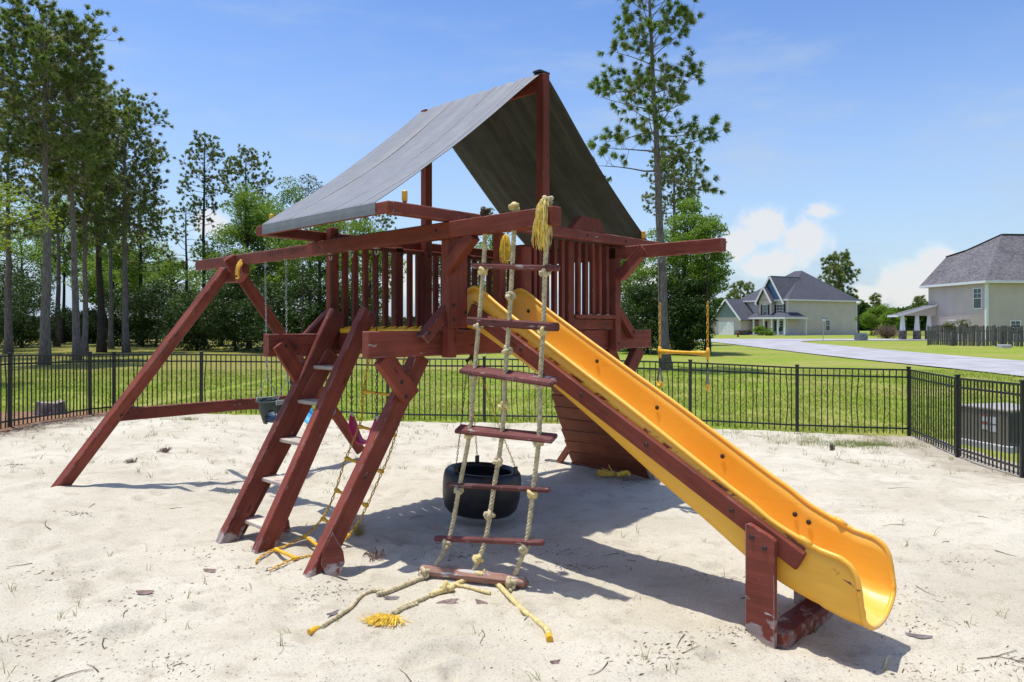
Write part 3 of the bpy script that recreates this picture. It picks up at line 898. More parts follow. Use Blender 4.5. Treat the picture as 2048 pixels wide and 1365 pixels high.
FENCE_PTS = [(-7.96, 14.45), (-6.11, 14.2), (-4.27, 14.0), (-2.35, 13.65), (-.51, 13.35), (1.357, 13.25), (3.264, 13.25), (5.21, 13.2), (7.06, 12.85)]
LEFT_PTS = [(-7.96, 14.45), (-8.10, 13.87), (-8.09, 11.64), (-8.08, 9.45)]
RIGHT_PTS = [(7.06, 12.85), (6.64, 10.77), (6.36, 9.0), (6.05, 7.2)]

def sand_mat():
    t = NT('pale_sand')
    p = t.coord('Position')
    big = t.noise(.7, 5, p); mid = t.noise(4.5, 6, p, .65); fine = t.noise(70, 4, p, .7)
    c = t.mix(t.rng(big, .3, .7), (.51, .465, .355), (.62, .575, .46))
    c = t.mix(t.rng(mid, .50, .72, 0, .62), c, (.38, .33, .235))
    mp = t.N.new('ShaderNodeMapping'); mp.inputs['Scale'].default_value = (.8, 2.4, 1); mp.inputs['Rotation'].default_value = (0, 0, .35); t.L.new(p, mp.inputs[0])
    c = t.mix(t.rng(t.noise(1.1, 6, mp.outputs[0], .68), .52, .70, 0, .36), c, (.37, .315, .225))
    c = t.mix(t.rng(fine, .30, .52, .55, 0), c, (.26, .215, .165))
    v = t.N.new('ShaderNodeTexVoronoi'); v.inputs['Scale'].default_value = 52; t.L.new(p, v.inputs['Vector'])
    speck = t.rng(v.outputs['Distance'], .10, .17, 1, 0)
    pick = t.rng(t.noise(9, 3, p), .52, .62)
    c = t.mix(t.math('MULTIPLY', t.math('MULTIPLY', speck, pick), .75), c, (.11, .08, .055))
    # darker leaf-mould soil where the sand runs out at the left fence
    sx = t.N.new('ShaderNodeSeparateXYZ'); t.L.new(p, sx.inputs[0])
    edge = t.math('ADD', sx.outputs[0], t.math('MULTIPLY', t.math('SUBTRACT', t.noise(2.2, 5, p), .5), 2.2))
    c = t.mix(t.math('MULTIPLY', t.rng(edge, -7.0, -7.9), .75), c, (.14, .105, .075))
    redge = t.math('MULTIPLY', t.rng(edge, 5.7, 6.5), .5)
    c = t.mix(redge, c, (.24, .19, .14))
    t.color(c).rough(.95).spec(.1)
    h = t.math('ADD', t.math('MULTIPLY', t.noise(34, 5, p, .75), 1.0), t.math('MULTIPLY', t.noise(160, 3, p, .7), .5))
    t.bump(h, .62, .017)
    return t.m
SAND = sand_mat()
def sand():
    ys = [-1.5]
    while ys[-1] < 14.6:
        y = ys[-1]; ys.append(y + (.12 if y < 3.2 else .018 + max(0, y - 4) * .0040))
    ys = np.array(ys)
    nx = 520
    tx = np.linspace(-1, 1, nx)
    X = []; Y = []
    for y in ys:
        half = max(7.2, min(9.4, 1.15 * y + 2)); X.append(tx * 8.9 - .3); Y.append(np.full(nx, y))
    X = np.array(X); Y = np.array(Y)
    Z = sand_z(X, Y)
    # uneven outer edge that dives under the turf at the fences
    fl = np.interp(X, [p[0] for p in FENCE_PTS], [p[1] for p in FENCE_PTS])
    edge = np.minimum.reduce([fl + .05 - Y, X + 8.25, 7.35 - X]) + .35 * (fbm(X * 1.3, Y * 1.3, 3, 77) - .5)
    Z = Z - .12 * ss(.12, -.25, edge)
    n, m = X.shape
    V = np.stack([X.ravel(), Y.ravel(), Z.ravel()], 1)
    idx = np.arange(n * m).reshape(n, m)
    F = np.stack([idx[:-1, :-1].ravel(), idx[:-1, 1:].ravel(), idx[1:, 1:].ravel(), idx[1:, :-1].ravel()], 1)
    o = link('sand', np_mesh('sand', V, F, SAND, True)); o['kind'] = 'structure'
    o['label'] = 'pale trampled sand of the fenced play yard'
sand()
def grass_mat(name, a, b, dry):
    t = NT(name)
    p = t.coord('Position')
    big = t.noise(.22, 5, p); mid = t.noise(2.3, 5, p, .65); fine = t.noise(30, 4, p, .75)
    c = t.mix(t.rng(mid, .3, .7), a, b)
    c = t.mix(t.rng(big, .42, .62, 0, .8), c, dry)
    c = t.mix(t.rng(fine, .34, .55, .5, 0), c, tuple(x * .45 for x in a))
    sy = t.N.new('ShaderNodeSeparateXYZ'); t.L.new(p, sy.inputs[0])
    # drier, browner turf under the pines far left
    far = t.math('MULTIPLY', t.rng(sy.outputs[0], 2, -12), t.rng(sy.outputs[1], 19, 30))
    c = t.mix(t.math('MULTIPLY', far, .65), c, (.20, .165, .045))
    t.color(c).rough(.85).spec(.15)
    t.bump(t.math('ADD', t.noise(18, 6, p, .8), t.noise(3, 4, p)), .55, .05)
    return t.m
LAWN = grass_mat('lawn_turf', (.18, .255, .024), (.275, .335, .038), (.33, .30, .080))
def lawn():
    def axis(a, b, core0, core1, step, grow=1.22):
        v = list(np.arange(core0, core1, step))
        s = step
        while v[-1] < b: s *= grow; v.append(v[-1] + s)
        s = step; w = [v[0]]
        while w[-1] > a: s *= grow; w.append(w[-1] - s)
        return np.array(w[::-1][:-1] + v)
    xs = axis(-900, 900, -22, 34, .7); ys = axis(-80, 2500, -2, 80, .7)
    X, Y = np.meshgrid(xs, ys)
    Z = gz(X, Y) - .02
    fl = np.interp(X, [p[0] for p in FENCE_PTS], [p[1] for p in FENCE_PTS])
    ins = np.minimum.reduce([fl - .55 - Y, X + 7.5, 6.7 - X])
    Z = Z - .35 * ss(-.2, .8, ins)
    Z = Z + .03 * (fbm(X * .6, Y * .6, 3, 55) - .45) * ss(13.8, 16, Y)
    n, m = X.shape
    idx = np.arange(n * m).reshape(n, m)
    F = np.stack([idx[:-1, :-1].ravel(), idx[:-1, 1:].ravel(), idx[1:, 1:].ravel(), idx[1:, :-1].ravel()], 1)
    o = link('ground', np_mesh('ground', np.stack([X.ravel(), Y.ravel(), Z.ravel()], 1), F, LAWN, True)); o['kind'] = 'structure'
    o['label'] = 'mown green lawn running from the fence to the far trees'
lawn()

# ------------------------------------------------------------------ rope ladder
def knot_geo(c, r, seed, rot=0.0):
    q = np.random.default_rng(seed)
    m_ = MB()
    t = np.linspace(0, 2 * np.pi, 26)
    k = np.stack([(np.sin(t) + 2 * np.sin(2 * t)) / 3, (np.cos(t) - 2 * np.cos(2 * t)) / 3, -np.sin(3 * t) * .75], 1)
    a = Matrix.Rotation(q.uniform(0, 6.28), 3, 'Z') @ Matrix.Rotation(q.uniform(-.5, .5) + 1.2, 3, 'X') @ Matrix.Rotation(q.uniform(0, 6.28), 3, 'Z')
    k = (k * r * .92) @ np.array(a).T * np.array([1, 1, .85]) + np.array(c)
    m_.tube(k, r * .44, 8)
    return m_
def fray_geo(c, n, ln, spread, seed, down=1.0, thick=.0035, out=(0, 0, 0)):
    q = np.random.default_rng(seed); m_ = MB()
    for i in range(n):
        a = q.uniform(0, 6.28); e = q.uniform(.2, 1.0) * spread
        l = ln * q.uniform(.5, 1.0)
        p = [np.array(c)]
        d = np.array([math.cos(a) * e, math.sin(a) * e, .25]) + np.array(out)
        for k in range(7):
            d = d + np.array([-d[0] * .25, -d[1] * .25, -.85 * down]) + q.normal(0, .16, 3)
            d = d / np.linalg.norm(d)
            p.append(p[-1] + d * l / 7)
        m_.tube(p, [thick] * 6 + [thick * .7] * 2, 4)
    return m_
LB = (.68, -.35, SZuv(.68, -.35))
RL = uvroot('rope_ladder', 'beige rope climbing ladder with red-brown wooden rungs hanging off the swing beam tip', 'rope ladder', (LB[0], LB[1], LB[2]))
RLP = Sub(LB)
g0 = SZuv(.66, -.38)
rungs = [((.353, -.06, 2.322), (1.243, -.06, 2.253)), ((.328, -.09, 1.889), (1.242, -.07, 1.84)), ((.319, -.13, 1.514), (1.227, -.085, 1.455)),
         ((.311, -.18, 1.049), (1.236, -.10, 1.062)), ((.273, -.26, .62), (1.215, -.13, .704)), ((.254, -.36, .223), (1.195, -.17, .343))]
fixed = []
from math import hypot
_th = TH
def cam_uv(px, py, v):
    return None
for a, b in rungs:
    fixed.append((RLP(*a), RLP(*b)))
bot = (RLP(.272, -.535, g0 + .045), RLP(1.054, -.175, g0 + .05))
tops = [(.484, -.05, 2.70), (.794, -.05, 2.70), (1.123, -.05, 2.70)]
fr = (.12, .485, .85)
def rung(a, b, w, h, mat, bev):
    return beam('rung', a, b, w, h, mat, RL, up=(.40, -.40, .83) if w > .09 else (0, 0, 1), bev=bev)
for i, (a, b) in enumerate(fixed):
    w, h = ((.045, .045), (.05, .062), (.115, .036), (.10, .036), (.05, .036), (.05, .04))[i]
    rung(a, b, w, h, RUNGW, .012)
rung(bot[0], bot[1], .082, .082, LOGW, .03)
def lerp(a, b, t): return tuple(a[k] + (b[k] - a[k]) * t for k in range(3))
knots = 0
for r_, f in enumerate(fr):
    pts = [RLP(*tops[r_])] + [lerp(a, b, f + (.02 if r_ == 0 else 0)) for a, b in fixed] + [tuple(np.array(lerp(bot[0], bot[1], f)) + np.array([0, .015, .0]))]
    pts.insert(1, RLP(tops[r_][0], tops[r_][1], 2.56))
    link('rope', (lambda g: mesh('rope', g.v, g.f, ROPE, True))(rope_geo(pts, .0178)), RL)
    for i, p in enumerate(pts[2:]):
        if r_ == 1 and i != 1 + 0 and i not in (0, 1, 2, 3, 4, 5): continue
        dz = -.045 if r_ != 1 else (-.23 if i < 6 else .03)
        if i == 6 and r_ != 1: continue
        if r_ == 1:
            q = pts[2 + i + 1] if i + 3 < len(pts) else p
            c = lerp(p, q, .52)
        else:
            q = pts[2 + i + 1] if i + 3 < len(pts) else p
            c = lerp(p, q, .085 if i < 5 else .16)
        g = knot_geo(c, .034, 100 + r_ * 10 + i)
        link('knot', mesh('knot', g.v, g.f, ROPEY if (i + r_) % 3 == 0 else ROPE, True), RL)
for r_, c in ((0, (.484, -.05, 2.735)), (1, (.794, -.05, 2.735)), (2, (1.123, -.05, 2.745))):
    g = knot_geo(RLP(*c), .036, 300 + r_)
    link('knot', mesh('knot', g.v, g.f, (RUST, ROPEY, ROPE)[r_], True), RL)
g = fray_geo(RLP(1.123, -.07, 2.765), 120, .40, .42, 5, 1.0, .0024, (0, -.50, .12)); g.build('frayed_end', FRAYP, RL)
g = fray_geo(RLP(1.123, -.09, 2.72), 90, .36, .36, 6, 1.0, .0025, (0, -.42, .1)); g.build('frayed_end', FRAY, RL)
g = fray_geo(RLP(.60, .06, 2.56), 170, .24, 1.0, 8, 1.1, .0028, (0, 0, -.1)); g.build('frayed_end', FRAY, RL)
g = fray_geo(RLP(.60, .06, 2.55), 110, .15, 1.4, 9, .8, .0028, (0, 0, -.4)); g.build('frayed_end', FRAY, RL)
# rope tails lying on the sand
def on_sand(pts, r=.02, lift=.9):
    return [RLP(u, v, SZuv(u, v) + r * lift) for u, v in pts]
def tail(pts, r, m, name='rope_tail'):
    g = rope_geo(on_sand(pts, r), r)
    return link(name, mesh(name, g.v, g.f, m, True), RL)
tail([(.36, -.53), (.395, -.72), (.43, -.93), (.445, -1.03)], .018, ROPE)
tail([(.42, -.90), (.34, -1.0), (.38, -1.13), (.47, -1.26), (.541, -1.352), (.60, -1.50), (.634, -1.651)], .0125, ROPE)
t1 = (.634, -1.651); g = MB(); z = SZuv(*t1) + .014
g.tube([RLP(.622, -1.60, z + .002), RLP(.636, -1.665, z)], .017, 10).build('dipped_end', YEL, RL)
tail([(.609, -.326), (.66, -.589), (.70, -.78)], .019, ROPEY)
tail([(.68, -.72), (.704, -.86), (.719, -1.01), (.755, -1.14)], .015, ROPE)
tail([(.74, -.92), (.735, -1.02), (.765, -1.13)], .012, ROPE)
g = knot_geo(RLP(.665, -.60, SZuv(.665, -.60) + .03), .042, 401); link('knot', mesh('knot', g.v, g.f, ROPEY, True), RL)
g = knot_geo(RLP(.355, -.545, SZuv(.355, -.545) + .045), .038, 402); link('knot', mesh('knot', g.v, g.f, ROPE, True), RL)
g = knot_geo(RLP(.968, -.262, SZuv(.968, -.262) + .045), .04, 403); link('knot', mesh('knot', g.v, g.f, ROPE, True), RL)
g = knot_geo(RLP(.715, -.315, SZuv(.715, -.315) + .06), .04, 404); link('knot', mesh('knot', g.v, g.f, ROPEY, True), RL)
q = np.random.default_rng(12); g = MB()
for i in range(190):
    a = q.normal(0, .38); c = np.array([.765, -1.14])
    s, cc = 0.96, -.28
    d = np.array([.42, -.90]); d = d / np.linalg.norm(d)
    R2 = np.array([[math.cos(a), -math.sin(a)], [math.sin(a), math.cos(a)]])
    d = R2 @ d; p = []
    l = q.uniform(.12, .23)
    for k in range(6):
        d = d + q.normal(0, .16, 2) + np.array([.0, -.03 * k]); d /= np.linalg.norm(d)
        c = c + d * l / 6
        p.append(RLP(c[0], c[1], SZuv(c[0], c[1]) + .006 + q.uniform(0, .035) * math.sin(k / 5 * 3.14 * .8)))
    g.tube(p, .0021, 4)
g.build('frayed_end', FRAY, RL)
tail([(.72, -.31), (.82, -.275), (.95, -.33), (1.182, -.449), (1.40, -.545), (1.592, -.615), (1.70, -.70), (1.735, -.745)], .0185, ROPEY)
z = SZuv(1.754, -.753) + .018
g = MB(); g.tube([RLP(1.72, -.73, z + .002), RLP(1.757, -.762, z)], .021, 10).build('dipped_end', YEL, RL)
tail([(.705, -.31), (.62, -.40), (.64, -.49), (.76, -.47), (.93, -.43)], .012, ROPEY)
tail([(.968, -.262), (1.01, -.32)], .014, ROPE)

# ------------------------------------------------------------------ yellow chain ladder
CB = (-.85, -.7, 0)
CL = uvroot('chain_ladder', 'yellow chain climbing ladder with plastic rungs trailing onto the sand behind the front legs', 'chain ladder', CB)
cp = Sub(CB)
Lp = [(-1.13, .02, 1.58), (-1.12, -.06, 1.25), (-1.10, -.10, .985), (-1.08, -.28, .645), (-1.05, -.46, .275), (-1.0, -.66, .11), (-.955, -.90, SZuv(-.955, -.9) + .025), (-.945, -1.08, SZuv(-.945, -1.08) + .02), (-.91, -1.20, SZuv(-.91, -1.2) + .02), (-.873, -1.237, SZuv(-.87, -1.24) + .015)]
Rp = [(-.72, .10, 1.58), (-.69, .11, 1.32), (-.68, -.06, .795), (-.68, -.22, .49), (-.68, -.39, .22), (-.67, -.58, .05), (-.64, -.82, SZuv(-.64, -.82) + .025), (-.576, -1.07, SZuv(-.576, -1.07) + .02), (-.55, -1.20, SZuv(-.55, -1.2) + .02), (-.535, -1.30, SZuv(-.535, -1.3) + .015)]
for P_ in (Lp, Rp):
    g = chain_geo([cp(*p) for p in P_], .052, .0062, .55)
    link('chain', mesh('chain', g.v, g.f, YELCH, True), CL)
Ls = smooth_path(Lp, 120); Rs = smooth_path(Rp, 120)
for f in (.155, .30, .435, .56, .675, .775, .905):
    a, b = Ls[int(f * 119)], Rs[int(f * 119)]
    d = (b - a) / np.linalg.norm(b - a)
    g = MB(); k = [a + (b - a) * t for t in (-.03, .03, .06, .12, .5, .88, .94, .97, 1.03)]
    g.tube([cp(*p) for p in k], [.012, .020, .022, .014, .0135, .014, .022, .020, .012], 8)
    o = g.build('rung', YEL, CL, True)

# ------------------------------------------------------------------ tyre swing
tu, tv = -.56, .90
TB = (tu, tv, .02)
TS = uvroot('tyre_swing', 'black tyre swing hanging on three chains in the shade under the tower deck', 'tyre swing', TB)
tp = Sub(TB)
pr = [(.285, .40), (.315, .418), (.345, .412), (.368, .385), (.378, .33), (.380, .25), (.374, .15), (.350, .05), (.315, .012), (.27, .0), (.25, .02), (.30, .10), (.325, .22), (.31, .34), (.275, .385)]
V, F = lathe(pr, 48)
tilt = Matrix.Rotation(.055, 3, 'Y') @ Matrix.Rotation(-.035, 3, 'X')
V = [tuple(tilt @ Vector(p) + Vector((0, 0, .03))) for p in V]
link('tyre', mesh('tyre', V, F, RUBBER, True), TS)
sw = (-.64, .86, 1.57)
g = MB(); g.tube([tp(sw[0], sw[1], 1.60), tp(sw[0], sw[1], 1.53)], .02, 8)
g.box(sw[0] - tu - .06, sw[0] - tu + .06, sw[1] - tv - .03, sw[1] - tv + .03, 1.575, 1.60)
for a in range(3):
    g.obb(tp(sw[0], sw[1], 1.545), tp(sw[0] + .055 * math.cos(a * 2.1), sw[1] + .055 * math.sin(a * 2.1), 1.50), .012, .03)
g.build('swivel', RUST, TS)
for a in (2.55, 4.65, .45):
    e = Vector((.332 * math.cos(a), .332 * math.sin(a), .418))
    e = tilt @ e + Vector((0, 0, .03))
    s_ = Vector(tp(sw[0] + .05 * math.cos(a), sw[1] + .05 * math.sin(a), 1.51))
    g = chain_geo([s_, (s_ + e) / 2 + Vector((0, 0, -.01)), e + Vector((0, 0, .05))], .036, .0036, .6)
    link('chain', mesh('chain', g.v, g.f, RUST if a > 4 else YELCH, True), TS)
    g = MB(); g.obb(e + Vector((0, 0, -.02)), e + Vector((0, 0, .06)), .018, .05, .004); g.build('bracket', RUST, TS)

# ------------------------------------------------------------------ swings on the beam
def swing_chain(root, conv, a, b, mat=STEEL, ln=.038):
    g = chain_geo([conv(*a), conv(*lerp(a, b, .5)), conv(*b)], ln, .0036, .62)
    return link('chain', mesh('chain', g.v, g.f, mat, True), root)
def hanger(root, conv, u, v, z):
    g = MB(); t = np.linspace(-.3, math.pi + .3, 9)
    g.box(conv(u - .03, v, z)[0], conv(u + .03, v, z)[0], conv(0, v - .02, 0)[1], conv(0, v + .02, 0)[1], conv(0, 0, z)[2] - .004, conv(0, 0, z)[2] + .004)
    g.tube([conv(u + .022 * math.cos(x), v, z - .03 - .03 * math.sin(x)) for x in t], .006, 6)
    return g.build('hanger', STEEL, root)
BB = (-2.76, -.05, .80)
BS = uvroot('bucket_swing', 'dark green toddler bucket swing hanging from the left of the beam', 'bucket swing', BB)
bp = Sub(BB)
for u in (-3.012, -2.555):
    hanger(BS, bp, u, -.05, 2.556)
    uu = -2.985 if u < -2.8 else -2.55
    swing_chain(BS, bp, (u, -.05, 2.49), (uu + .02, -.05, 1.30))
    for dv in (-.11, .11):
        g = MB(); g.tube([bp(uu + .02, -.05, 1.30), bp(uu + (.02), -.05 + dv, 1.07)], .005, 6).build('hanger_wire', STEEL, BS)
    g = MB(); g.box(uu - BB[0] - .005, uu - BB[0] + .02, -.12, .12, .215, .265, .004); g.build('bracket', STEEL, BS)
# two shell halves with leg holes
def shell(s):
    V = []; F = []; n, k = 22, 9
    keep = {}
    for j in range(k):
        t = j / (k - 1)
        z = .25 - .25 * t
        rx = .225 * (1 - .10 * t - .22 * max(0, t - .55) ** 1.5 * 3); ry = .165 * (1 - .08 * t - .45 * max(0, t - .6) ** 1.2)
        for i in range(n):
            a = math.pi * i / (n - 1)
            V.append((rx * math.cos(a), s * ry * math.sin(a), z - (.02 * math.sin(a) if j == 0 else 0)))
    for j in range(k - 1):
        for i in range(n - 1):
            a = (i + .5) / (n - 1); t = (j + .5) / (k - 1)
            hole = any(((a - c) / .15) ** 2 + ((t - 1.0) / .58) ** 2 < 1 for c in (.28, .72)) if s < 0 else False
            if hole: continue
            q = (j * n + i, j * n + i + 1, (j + 1) * n + i + 1, (j + 1) * n + i)
            F.append(q if s < 0 else q[::-1])
    o = link('seat_shell', mesh('seat_shell', V, F, GREENP, True), BS)
    md = o.modifiers.new('thickness', 'SOLIDIFY'); md.thickness = .014; md.offset = 0
    return o
shell(-1); shell(1)
g = MB(); V, F = lathe([(.0, .015), (.15, .015), (.185, .05), (.19, .10), (.175, .10), (.16, .045), (0, .03)], 24, False)
g.add([(x * 1.0, y * .78, z) for x, y, z in V], F).build('shadow_blue_seat_bowl', NAVYP, BS, True)  # seat bowl in navy, a colour standing for the bluish shadow inside
g = MB(); g.tube([(-.225, 0, .25), (-.13, -.165, .235), (0, -.178, .23), (.13, -.165, .235), (.225, 0, .25)], .013, 8).build('seat_rim', GREENP, BS, True)

def belt(name, label, u0, u1, zh, mat, cmat, group, twist=0.0):
    c = ((u0 + u1) / 2, -.05, zh - .12)
    r = uvroot(name, label, 'swing', c, group)
    cv = Sub(c)
    pts = smooth_path([(u0, -.05, zh + .10), (u0 + .03, -.05, zh), ((u0 + u1) / 2 - .08, -.05, zh - .125), ((u0 + u1) / 2 + .08, -.05, zh - .125), (u1 - .03, -.05, zh), (u1, -.05, zh + .10)], 28)
    V = []; F = []
    for i, p in enumerate(pts):
        f = abs(i / 27 - .5) * 2
        hw = .078 - .05 * max(0, f - .72) / .28
        for s in (-1, 1):
            d = Vector((0, s * hw, 0)); d.rotate(Matrix.Rotation(twist, 3, 'Z'))
            V.append(cv(p[0] + d.x, p[1] + d.y, p[2]))
    for i in range(27): F.append((2 * i, 2 * i + 1, 2 * i + 3, 2 * i + 2))
    o = link('belt_seat', mesh('belt_seat', V, F, mat, True), r)
    md = o.modifiers.new('thickness', 'SOLIDIFY'); md.thickness = .014; md.offset = 0
    for u, e in ((u0 - .0, pts[0]), (u1 + .0, pts[-1])):
        hanger(r, cv, u, -.05, 2.556)
        swing_chain(r, cv, (u, -.05, 2.49), (e[0], -.05, 1.75), RUST)
        swing_chain(r, cv, (e[0], -.05, 1.75), tuple(e), cmat)
        g = MB(); q = cv(*e); g.obb((q[0], q[1] - .0, q[2] - .02), (q[0], q[1], q[2] + .03), .03, .03, .004); g.build('buckle', STEEL, r)
    return r
belt('belt_swing', 'light blue belt swing seen between the two ladder rails', -2.22, -1.69, 1.01, BLUEP, RUST, 'belt swings under the swing beam')
belt('belt_swing', 'pink belt swing half hidden behind the front tower leg', -1.33, -.93, .905, PINKP, RUST, 'belt swings under the swing beam', .5)

TRB = (.78, 2.40, 1.22)
TR = uvroot('trapeze_swing', 'yellow trapeze bar with two ring handles hanging from the right arm', 'trapeze swing', TRB)
tr = Sub(TRB)
for u, ub in ((.513, .515), (1.047, 1.052)):
    hanger(TR, tr, u, 2.40, 2.556)
    swing_chain(TR, tr, (u, 2.40, 2.49), (u, 2.40, 2.08), RUST, .036)
    g = chain_geo([tr(u, 2.40, 2.09), tr(u, 2.40, 1.85), tr(u, 2.40, 1.60)], .050, .0065, .62)
    link('coated_chain', mesh('coated_chain', g.v, g.f, YELCH, True), TR)
    swing_chain(TR, tr, (u, 2.40, 1.59), (u, 2.40, 1.42), RUST, .036)
    dv = .055
    dirn = (.05, -.03) if u < .8 else (.035, -.05)
    g = MB()
    for s in (-1, 1): g.tube([tr(u, 2.40, 1.43), tr(u + s * dirn[0], 2.40 + s * dirn[1], 1.28)], [.007, .012], 8)
    rg = g.build('ring_strap', GREYW, TR)
    g = MB(); t = np.linspace(math.pi, 2 * math.pi, 10)
    g.tube([tr(u + dirn[0] * math.cos(x) * 1.0, 2.40 + dirn[1] * math.cos(x), 1.285 + .05 * math.sin(x)) for x in t], .0155, 8).build('ring_handle', YEL, TR, True)
g = MB(); k = np.linspace(0, 1, 9)
g.tube([tr(.515 + .535 * t, 2.40, 1.588 - .006 * t) for t in k], [.026, .024, .019, .017, .017, .017, .019, .024, .026], 10).build('bar', YEL, TR, True)
for u in (.513, 1.05):
    g = MB(); g.tube([tr(u, 2.40, 1.64), tr(u, 2.40, 1.59), tr(u, 2.40, 1.52)], [.014, .024, .012], 8).build('bar_end', YEL, TR, True)
# yellow rope scrap by the ramp
yb = (-.62, 3.25)
YR = uvroot('rope_scrap', 'short frayed yellow rope lying in the shade at the foot of the ramp', 'rope', (yb[0], yb[1], SZuv(*yb)))
q = np.random.default_rng(15); g = MB()
for i in range(26):
    p0 = np.array([.0, .0, .03]); d = np.array([-.55, -.2 + q.normal(0, .3), .05]); p = []
    for kk in range(6):
        d = d + q.normal(0, .15, 3) * np.array([1, 1, .3]); d /= np.linalg.norm(d)
        p0 = p0 + d * .04; p.append((p0[0], p0[1], max(.008, p0[2])))
    g.tube(p, .006, 4)
g.build('frayed_fibre', FRAY, YR)
g = MB(); g.tube([(0, 0, .03), (.05, .05, .05), (.11, .07, .07), (.15, .05, .05)], [.03, .035, .03, .02], 8).build('rope_core', FRAY, YR, True)
# ------------------------------------------------------------------ black metal fences
FB = simple('black_powder_coat', (.012, .0125, .016), .38, .25, 20, .05, .5)
FH = 1.19
pk_mesh = {}
def picket_mesh(bend):
    if bend in pk_mesh: return pk_mesh[bend]
    g = MB(); n = 7
    for i in range(n):
        z0, z1 = .02 + i * 1.14 / n, .02 + (i + 1) * 1.14 / n
        f = lambda z: bend * math.sin(math.pi * min(1, max(0, (z - .1) / .92)))
        g.obb((f(z0), 0, z0), (f(z1), 0, z1 + .001), .016, .016)
        if bend == 0: 
            g.v = []; g.f = []; g.obb((0, 0, .02), (0, 0, 1.16), .016, .016); break
    me = mesh('picket', g.v, g.f, FB); pk_mesh[bend] = me
    return me
g = MB(); g.box(-.026, .026, -.026, .026, -.25, 1.20, .003); g.box(-.033, .033, -.033, .033, 1.20, 1.225, .005)
post_mesh = mesh('post', g.v, g.f, FB)
def metal_fence(name, label, pts, npk):
    c = pts[0]
    r = thing(name, label, 'fence', (c[0], c[1], G(*c)), 0, 'black metal fence runs around the yard')
    def loc(x, y, z): return (x - c[0], y - c[1], z - G(*c))
    for i, p in enumerate(pts):
        o = link('post', post_mesh, r); o.location = loc(p[0], p[1], G(*p))
        q = pts[min(i + 1, len(pts) - 1)]; w = pts[max(i - 1, 0)]
        o.rotation_euler = (random.uniform(-.008, .008), random.uniform(-.008, .008), math.atan2(q[1] - w[1], q[0] - w[0]))
    for a, b in zip(pts[:-1], pts[1:]):
        L_ = math.hypot(b[0] - a[0], b[1] - a[1]); dx, dy = (b[0] - a[0]) / L_, (b[1] - a[1]) / L_
        za, zb = G(*a), G(*b)
        for h in (1.165, 1.035, .12):
            beam('rail', loc(a[0] + dx * .028, a[1] + dy * .028, za + h), loc(b[0] - dx * .028, b[1] - dy * .028, zb + h), .026, .028, FB, r, bev=.003)
        n = max(2, round(L_ / .1045))
        for k in range(1, n):
            t = k / n
            bend = 0
            if random.random() < .10: bend = random.choice((-.03, -.018, .02, .034))
            o = link('picket', picket_mesh(bend), r)
            o.location = loc(a[0] + (b[0] - a[0]) * t, a[1] + (b[1] - a[1]) * t, za + (zb - za) * t)
            o.rotation_euler = (0, random.uniform(-.006, .006), math.atan2(dy, dx))
    return r
metal_fence('metal_fence', 'black metal picket fence running along the back of the sand yard', FENCE_PTS, 17)
metal_fence('metal_fence', 'black metal picket fence returning along the pine straw side by the stump', LEFT_PTS[1:], 17)
lf = metal_fence('metal_fence', 'short black fence panel closing the corner between two posts near the pines', [LEFT_PTS[0], LEFT_PTS[1]], 5)
for ch in list(lf.children):
    if ch.name.startswith('post'): bpy.data.objects.remove(ch)
rf = metal_fence('metal_fence', 'black metal picket fence in front of the beige air conditioner cabinet', RIGHT_PTS, 17)
ch = [c for c in rf.children if c.name.startswith('post')][0]; bpy.data.objects.remove(ch)

# ------------------------------------------------------------------ air conditioner cabinet, stump, litter
ACM = simple('beige_painted_metal', (.20, .185, .145), .5, .1, 6, .05)
ACD = simple('dark_louvre_metal', (.075, .085, .085), .55, .2, 8, .05)
PAPER = simple('white_label', (.55, .55, .57), .6, .05, 20, 0)
REDP = simple('red_label_band', (.55, .05, .04), .6, .1, 20, 0)
CONC = simple('pale_concrete', (.50, .49, .50), .85, .12, 3, .2, .2, coord='Position')
ax, ay = 8.05, 11.75
AC = thing('air_conditioner', 'beige air conditioner cabinet with white labels standing behind the right fence', 'air conditioner', (ax, ay, G(ax, ay)), R(14))
g = MB(); g.box(-.47, .47, -.44, .44, .08, .60, .012); g.build('cabinet', ACM, AC)
g = MB(); g.box(-.485, .485, -.455, .455, .60, .645, .012); g.build('lid', simple('pale_beige_lid', (.34, .32, .275), .5, .08, 6, .05), AC)
g = MB(); g.box(-.44, .44, -.452, -.441, .12, .58); gr = g.build('grille', ACD, AC)
for k in range(9):
    g = MB(); g.box(-.43, .43, -.462, -.453, .14 + k * .047, .165 + k * .047); g.build('slat', ACD, gr)
g = MB(); g.box(-.52, .52, -.5, .5, -.05, .08, .01); g.build('pad', CONC, AC)
for k, (yy, zz) in enumerate(((-.02, .47), (-.02, .34), (-.17, .45), (-.17, .32))):
    g = MB(); g.box(-.474, -.471, yy - .055, yy + .055, zz - .055, zz + .05); lb = g.build('label', PAPER, AC)
    if yy > -.1:
        g = MB(); g.box(-.477, -.4745, yy - .055, yy + .055, zz + .03, zz + .05); g.build('label_band', REDP, lb)

